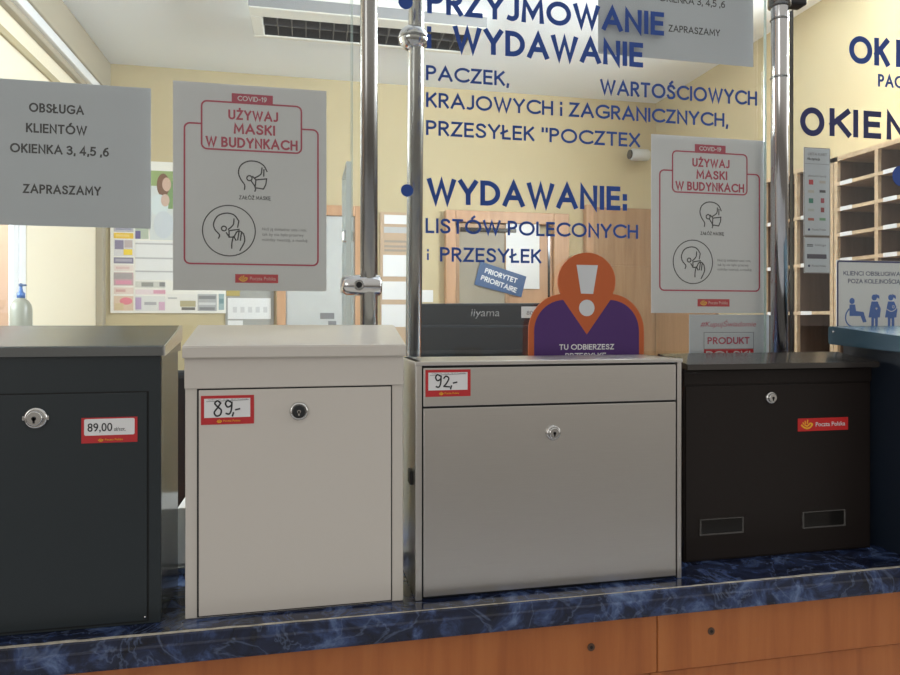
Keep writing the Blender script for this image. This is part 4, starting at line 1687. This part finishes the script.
WH = M_CARD
picture('magazine_page', 150.5, 171, 175, 240, paint('page_pale', (.66, .70, .70)), [
    (0, 0, 1, .22, (.30, .40, .16), 'foliage', 'r'), (.45, .15, 1, .55, (.20, .32, .13), 'foliage', 'r'),
    (.28, .04, .80, .38, (.20, .10, .06), 'hair', 'o'), (.50, .10, .86, .30, (.62, .42, .33), 'face', 'o'),
    (.0, .34, .75, .66, (.66, .74, .76), 'dress', 'o'), (.15, .58, .95, .98, (.60, .65, .70), 'skirt', 'o'), (.45, .34, .80, .52, (.62, .44, .36), 'arm', 'o')],
    'magazine page of a brown-haired woman in a pale dress, top of the notice board')
cut = [
    ('cutting', 114.5, 226, 134, 232, (.48, .47, .52), [(.1, .2, .9, .7, (.30, .30, .40), 'print', 'r')], 'grey blue cutting at the top left of the notice board'),
    ('cutting', 114.5, 233, 134, 238.5, (.80, .52, .05), [(.1, .3, .8, .7, (.86, .64, .2), 'print', 'r')], 'plain orange-yellow strip at the left of the notice board'),
    ('cutting', 114.5, 239.5, 134, 256, (.68, .66, .68), [(.05, .05, .5, .6, (.25, .22, .32), 'print', 'r'), (.5, .6, .95, .95, (.85, .62, .05), 'yellow_print', 'r'), (.55, .05, .95, .5, (.5, .42, .42), 'print', 'r')], 'cutting with dark photo and yellow block at the left of the notice board'),
    ('cutting', 114.5, 257.5, 134, 263.5, (.24, .22, .31), [(.08, .25, .92, .7, (.42, .40, .48), 'print', 'r')], 'dark violet strip at the left of the notice board'),
    ('cutting', 114.5, 265, 134, 271, (.80, .70, .66), [(.1, .3, .8, .7, (.72, .52, .50), 'print', 'r')], 'pale pink strip at the left of the notice board'),
    ('cutting', 114.5, 272.5, 134, 285.5, (.56, .38, .40), [(.0, .05, .95, .5, (.40, .36, .36), 'print', 'r'), (.1, .62, .9, .9, (.72, .30, .42), 'pink_print', 'r')], 'grey and pink cutting at the left of the notice board'),
    ('cutting', 114.5, 287.5, 134, 294, (.76, .62, .56), [(.1, .3, .6, .7, (.62, .38, .36), 'print', 'r')], 'beige and rose strip low on the notice board'),
    ('cutting', 114.5, 296, 134, 310.5, (.72, .55, .42), [(.3, .1, .95, .6, (.72, .22, .28), 'pink_print', 'o'), (.05, .5, .5, .95, (.66, .52, .32), 'print', 'r')], 'cutting with red-pink swirl at the bottom left of the notice board'),
    ('cutting', 136, 226, 149, 239, (.46, .52, .42), [(.0, .4, .4, 1, (.16, .13, .30), 'violet_print', 'r')], 'green and violet cutting beside the magazine page'),
    ('price_list', 136, 241, 175, 280, (.80, .80, .80), [(.0, .05, 1, .09, (.50, .50, .51), 'rule', 'r'), (.0, .42, 1, .46, (.50, .50, .51), 'rule', 'r'), (.0, .76, 1, .80, (.50, .50, .51), 'rule', 'r')], 'large white ruled price list in the middle of the notice board'),
    ('cutting', 136, 281.5, 166, 287.5, (.62, .62, .58), [(.2, .15, .6, .85, (.30, .30, .28), 'print', 'r'), (.8, .15, .98, .85, (.25, .25, .26), 'print', 'r')], 'cutting with two dark photos under the price list'),
    ('cutting', 136, 289.5, 166, 294.5, (.80, .68, .70), [(.6, .15, 1, .85, (.72, .36, .46), 'pink_print', 'r')], 'white strip with pink end under the price list'),
    ('cutting', 136, 296, 166, 311, (.72, .72, .70), [(.0, .1, .2, .9, (.48, .36, .56), 'violet_print', 'r'), (.3, .4, .7, .6, (.40, .40, .42), 'print', 'r'), (.78, .4, .98, .95, (.62, .40, .54), 'pink_print', 'r')], 'white cutting with violet column at the bottom of the notice board'),
    ('cutting', 167, 294, 197, 311, (.82, .80, .76), [(.45, .4, .97, .75, (.46, .40, .24), 'print', 'r'), (.5, .78, .95, .95, (.16, .15, .14), 'dark_print', 'r'), (.05, .2, .35, .3, (.5, .5, .5), 'print', 'r')], 'white cutting with olive car photo at the bottom of the notice board'),
    ('cutting', 198, 294, 217, 311, (.44, .45, .45), [(.05, .1, .95, .3, (.25, .26, .27), 'print', 'r'), (.05, .5, .95, .65, (.66, .66, .66), 'print', 'r'), (.1, .78, .9, .95, (.24, .24, .25), 'print', 'r')], 'grey photo cutting at the bottom right of the notice board'),
    ('cutting', 219, 294, 224.5, 310, (.34, .45, .46), [(.1, .3, .9, .6, (.18, .30, .32), 'print', 'r')], 'narrow teal cutting at the right end of the notice board'),
]
for nm, u0, v0, u1, v1, col, pt, lab in cut:
    picture(nm, u0, v0, u1, v1, paint('print_%d_%d_%d' % tuple(int(x * 99) for x in col), col), pt, lab)

# calendar
cal = back_card('wall_calendar', 225.5, 289, 274, 326, paint('calendar_grey', (.33, .33, .31)), 'grey wall calendar with white month page on the back wall', 'calendar', 0, .008)
pg = back_card('month_page', 228, 298, 271, 319, M_CARD, parent=cal, lift=.008, th=.001)
back_card('olive_header', 226.5, 290.5, 240, 296, paint('olive_print', (.42, .33, .10)), parent=cal, lift=.008, th=.001)
back_card('lower_page', 228, 320.5, 243, 326, M_CARD, parent=cal, lift=.008, th=.001)
b = nb()
for k in range(5):
    u = 233 + k * 7.6
    X0, Z0_ = A(u, 309, YB)
    bx(b, X0, X0 + .022, YB - .0096, YB - .009, Z0_ - .02, Z0_ + .012)
obj('date_grid', b, paint('pale_date', (.60, .60, .61)), pg)

# planner with pages between the poles
pl = back_card('wall_planner', 380, 212, 411, 345, paint('planner_tan', (.50, .36, .24)), 'tan wall planner with stacked white pages seen between the poles', 'planner', 0, .012)
for (v0, v1, m) in ((215, 224, M_CARD), (227, 233, paint('page_grey', (.48, .48, .48))), (255, 276.5, M_CARD), (281.5, 299.5, M_CARD), (304.5, 327, M_CARD)):
    back_card('page', 383.5 - (v0 - 230) * .03, v0, 410, v1, m, parent=pl, lift=.012, th=.002)
b = nb()
for v in (241, 246, 250):
    X0, Z0_ = A(384, v, YB)
    bx(b, X0, A(408, v, YB)[0], YB - .0135, YB - .012, Z0_ - .009, Z0_ + .004)
obj('planner_print', b, paint('planner_print', (.32, .27, .22)), pl)

# paper on the glazed door, and the priority sign
o = back_card('paper_sheet', 504, 219, 537, 289, M_CARD, 'white paper sheet fixed to the glazed oak door', 'paper', .0425, .002)
tl, tr, br, bl_ = A(478.5, 262, YB), A(524, 277, YB), A(519, 297.5, YB), A(472.5, 285, YB)
b = nb()
plate(b, [bl_, br, tr, tl], YB - .0430, .003)
o = obj('priority_sign', b, paint('sign_mid_blue', (.014, .065, .185), .4))
tag(o, 'tilted blue PRIORYTET PRIORITAIRE sign on the glazed oak door', 'sign')
a_ = math.atan2(tr[1] - tl[1], tr[0] - tl[0])
for s, (u, v), (u2, v2), hh in (('PRIORYTET', (482.5, 273.2), (514, 283.8), .031), ('PRIORITAIRE', (478.5, 280.2), (513.5, 293.2), .031)):
    p, p2 = A(u, v, YB), A(u2, v2, YB)
    ll = math.hypot(p2[0] - p[0], p2[1] - p[1])
    a_ = math.atan2(p2[1] - p[1], p2[0] - p[0])
    m4 = Matrix.Translation(Vector((p[0], YB - .0461, p[1]))) @ Matrix.Rotation(-a_, 4, 'Y')
    b = nb()
    text_bm(b, s, 0, ll, 0, hh, 0, .02, xform=m4, th=.0006)
    obj('lettering', b, M_CARD, o)
o = back_card('wall_notice', 418, 290, 433, 302, M_CARD, 'small white notice on the back wall just above the monitor', 'notice', 0, .003)

# security camera in the far right corner
X, Z = A(641, 155, 3.86)
sc_ = thing('security_camera', 'small grey security camera in the far corner beside the mask poster', 'camera', (X, YB, Z))
b = nb()
lathe(b, [(.03, 0), (.03, -.012), (.022, -.016)], (X + .03, YB, Z + .02), 'y')
obj('wall_base', b, paint('camera_grey', (.30, .31, .30)), sc_)
b = nb()
rod(b, (X + .03, YB - .012, Z + .02), (X + .01, YB - .09, Z + .01), .011)
obj('bracket', b, paint('camera_grey', (.30, .31, .30)), sc_)
b = nb()
lathe(b, [(.030, -.06), (.036, -.05), (.036, .05), (.030, .06)], (X - .01, YB - .12, Z), 'x', 24)
obj('housing', b, paint('camera_pale', (.55, .56, .55)), sc_)
b = nb()
lathe(b, [(.028, -.002), (.028, .008), (.02, .008)], (X - .078, YB - .12, Z), 'x', 24)
obj('lens', b, M_BLACK, sc_)

# ceiling light with dark louvre
zl_ = 2.82
xa, ya = AZ(262, 17, zl_)
_, yb_ = AZ(264, 35.5, zl_)
xb = AZ(470, 38, zl_)[0]
lf = thing('ceiling_light', 'long white ceiling light with dark louvre, switched off', 'ceiling light', ((xa + xb) / 2, (ya + yb_) / 2, zl_))
b = nb()
e = .05
bx(b, xa - e, xb + e, ya - .09, ya, zl_, ZT, .004)
bx(b, xa - e, xb + e, yb_, yb_ + .03, zl_, ZT, .004)
bx(b, xa - e, xa, ya, yb_, zl_, ZT, .004)
bx(b, xb, xb + e, ya, yb_, zl_, ZT, .004)
bx(b, xa, xb, ya, yb_, ZT - .012, ZT)
obj('housing', b, paint('light_housing', (.74, .73, .67)), lf)
b = nb()
bx(b, xa, xb, ya + .002, yb_ - .002, zl_ + .045, ZT - .014)
bx(b, xa + .001, xb - .001, yb_ - .0028, yb_ - .0005, zl_ + .004, zl_ + .045)
bx(b, xb - .004, xb - .001, ya + .003, yb_ - .003, zl_ + .004, zl_ + .045)
obj('reflector', b, mat('dark_reflection_metal', (.010, .012, .014), .45), lf)  # dark reflections of the mirror louvre are put into the colour
obj('shade_strip', box(xa - e, xb + e, ya - .094, ya - .090, zl_ + .004, ZT - .03), paint('shade_grey', (.26, .26, .26)), lf)  # grey strip paints the shaded front of the housing
N = 15
for k in range(1, N):
    x = xa + (xb - xa) * k / N
    obj('louvre_blade', box(x - .002, x + .002, ya + .003, yb_ - .003, zl_ + .006, zl_ + .044), paint('louvre_metal', (.07, .07, .075), .3), lf)
obj('louvre_rail', box(xa, xb, (ya + yb_) / 2 - .002, (ya + yb_) / 2 + .002, zl_ + .008, zl_ + .044), paint('louvre_metal', (.07, .07, .075), .3), lf)

# pigeonhole shelves along the right wall
XS = 1.85


def shelf_unit(y0, y1, zt_, rows, ncol, label, labels=True):
    t = thing('pigeonhole_unit', label, 'shelves', ((XS + XR) / 2, (y0 + y1) / 2, 0))
    th = .016
    b = nb()
    bx(b, XS, XR - .012, y0, y0 + th, 0, zt_)
    bx(b, XS, XR - .012, y1 - th, y1, 0, zt_)
    bx(b, XS, XR - .012, y0, y1, zt_ - th, zt_)
    obj('carcass', b, M_SHELF, t)
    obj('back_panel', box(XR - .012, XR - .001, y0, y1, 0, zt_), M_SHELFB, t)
    b = nb()
    bx(b, XS + .012, XR - .013, y0 + th, y0 + th + .002, .02, zt_ - th)
    bx(b, XS + .012, XR - .013, y1 - th - .002, y1 - th, .02, zt_ - th)
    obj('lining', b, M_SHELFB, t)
    for z in rows:
        sb = obj('shelf_board', box(XS, XR - .013, y0 + th, y1 - th, z - .012, z), M_SHELF, t)
        b = nb()
        cw = (y1 - y0) / ncol
        for k in range(ncol):
            c = y0 + cw * (k + 1)
            bx(b, XS - .002, XS, c - cw * .45, c - cw * .45 + .055 if False else c - .03, z - .013, z + .001)
        obj('label_strip', b, M_CARD, sb, label='white label strips')
        bx_ = box(XS + .014, XR - .014, y0 + th + .002, y1 - th - .002, z, z + .0008)
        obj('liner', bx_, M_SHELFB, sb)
    for k in range(1, ncol):
        y = y0 + (y1 - y0) * k / ncol
        obj('divider', box(XS + .001, XR - .013, y - .007, y + .007, .02, zt_ - th), M_SHELF, t)
        b = nb()
        bx(b, XS + .014, XR - .014, y - .0085, y - .007, .02, zt_ - th)
        bx(b, XS + .014, XR - .014, y + .007, y + .0085, .02, zt_ - th)
        obj('divider_face', b, M_SHELFB, t)
    return t


yj = AX(834, 200, XS)[0]
yn = AX(876, 200, XS)[0]
cwn = yj - yn
rows_n = [1.993 - .0905 * k for k in range(12)]
shelf_unit(yj - cwn * 4, yj, 2.085, rows_n, 4, 'pigeonhole unit of small compartments at the right, beside the frame edge')
rows_f = [1.900 - .182 * k for k in range(7)]
yfar = AX(763, 200, XS)[0]
shelf_unit(yj + .004, yfar, 2.085, rows_f, 2, 'pigeonhole unit of taller compartments behind the bright right-hand pole')
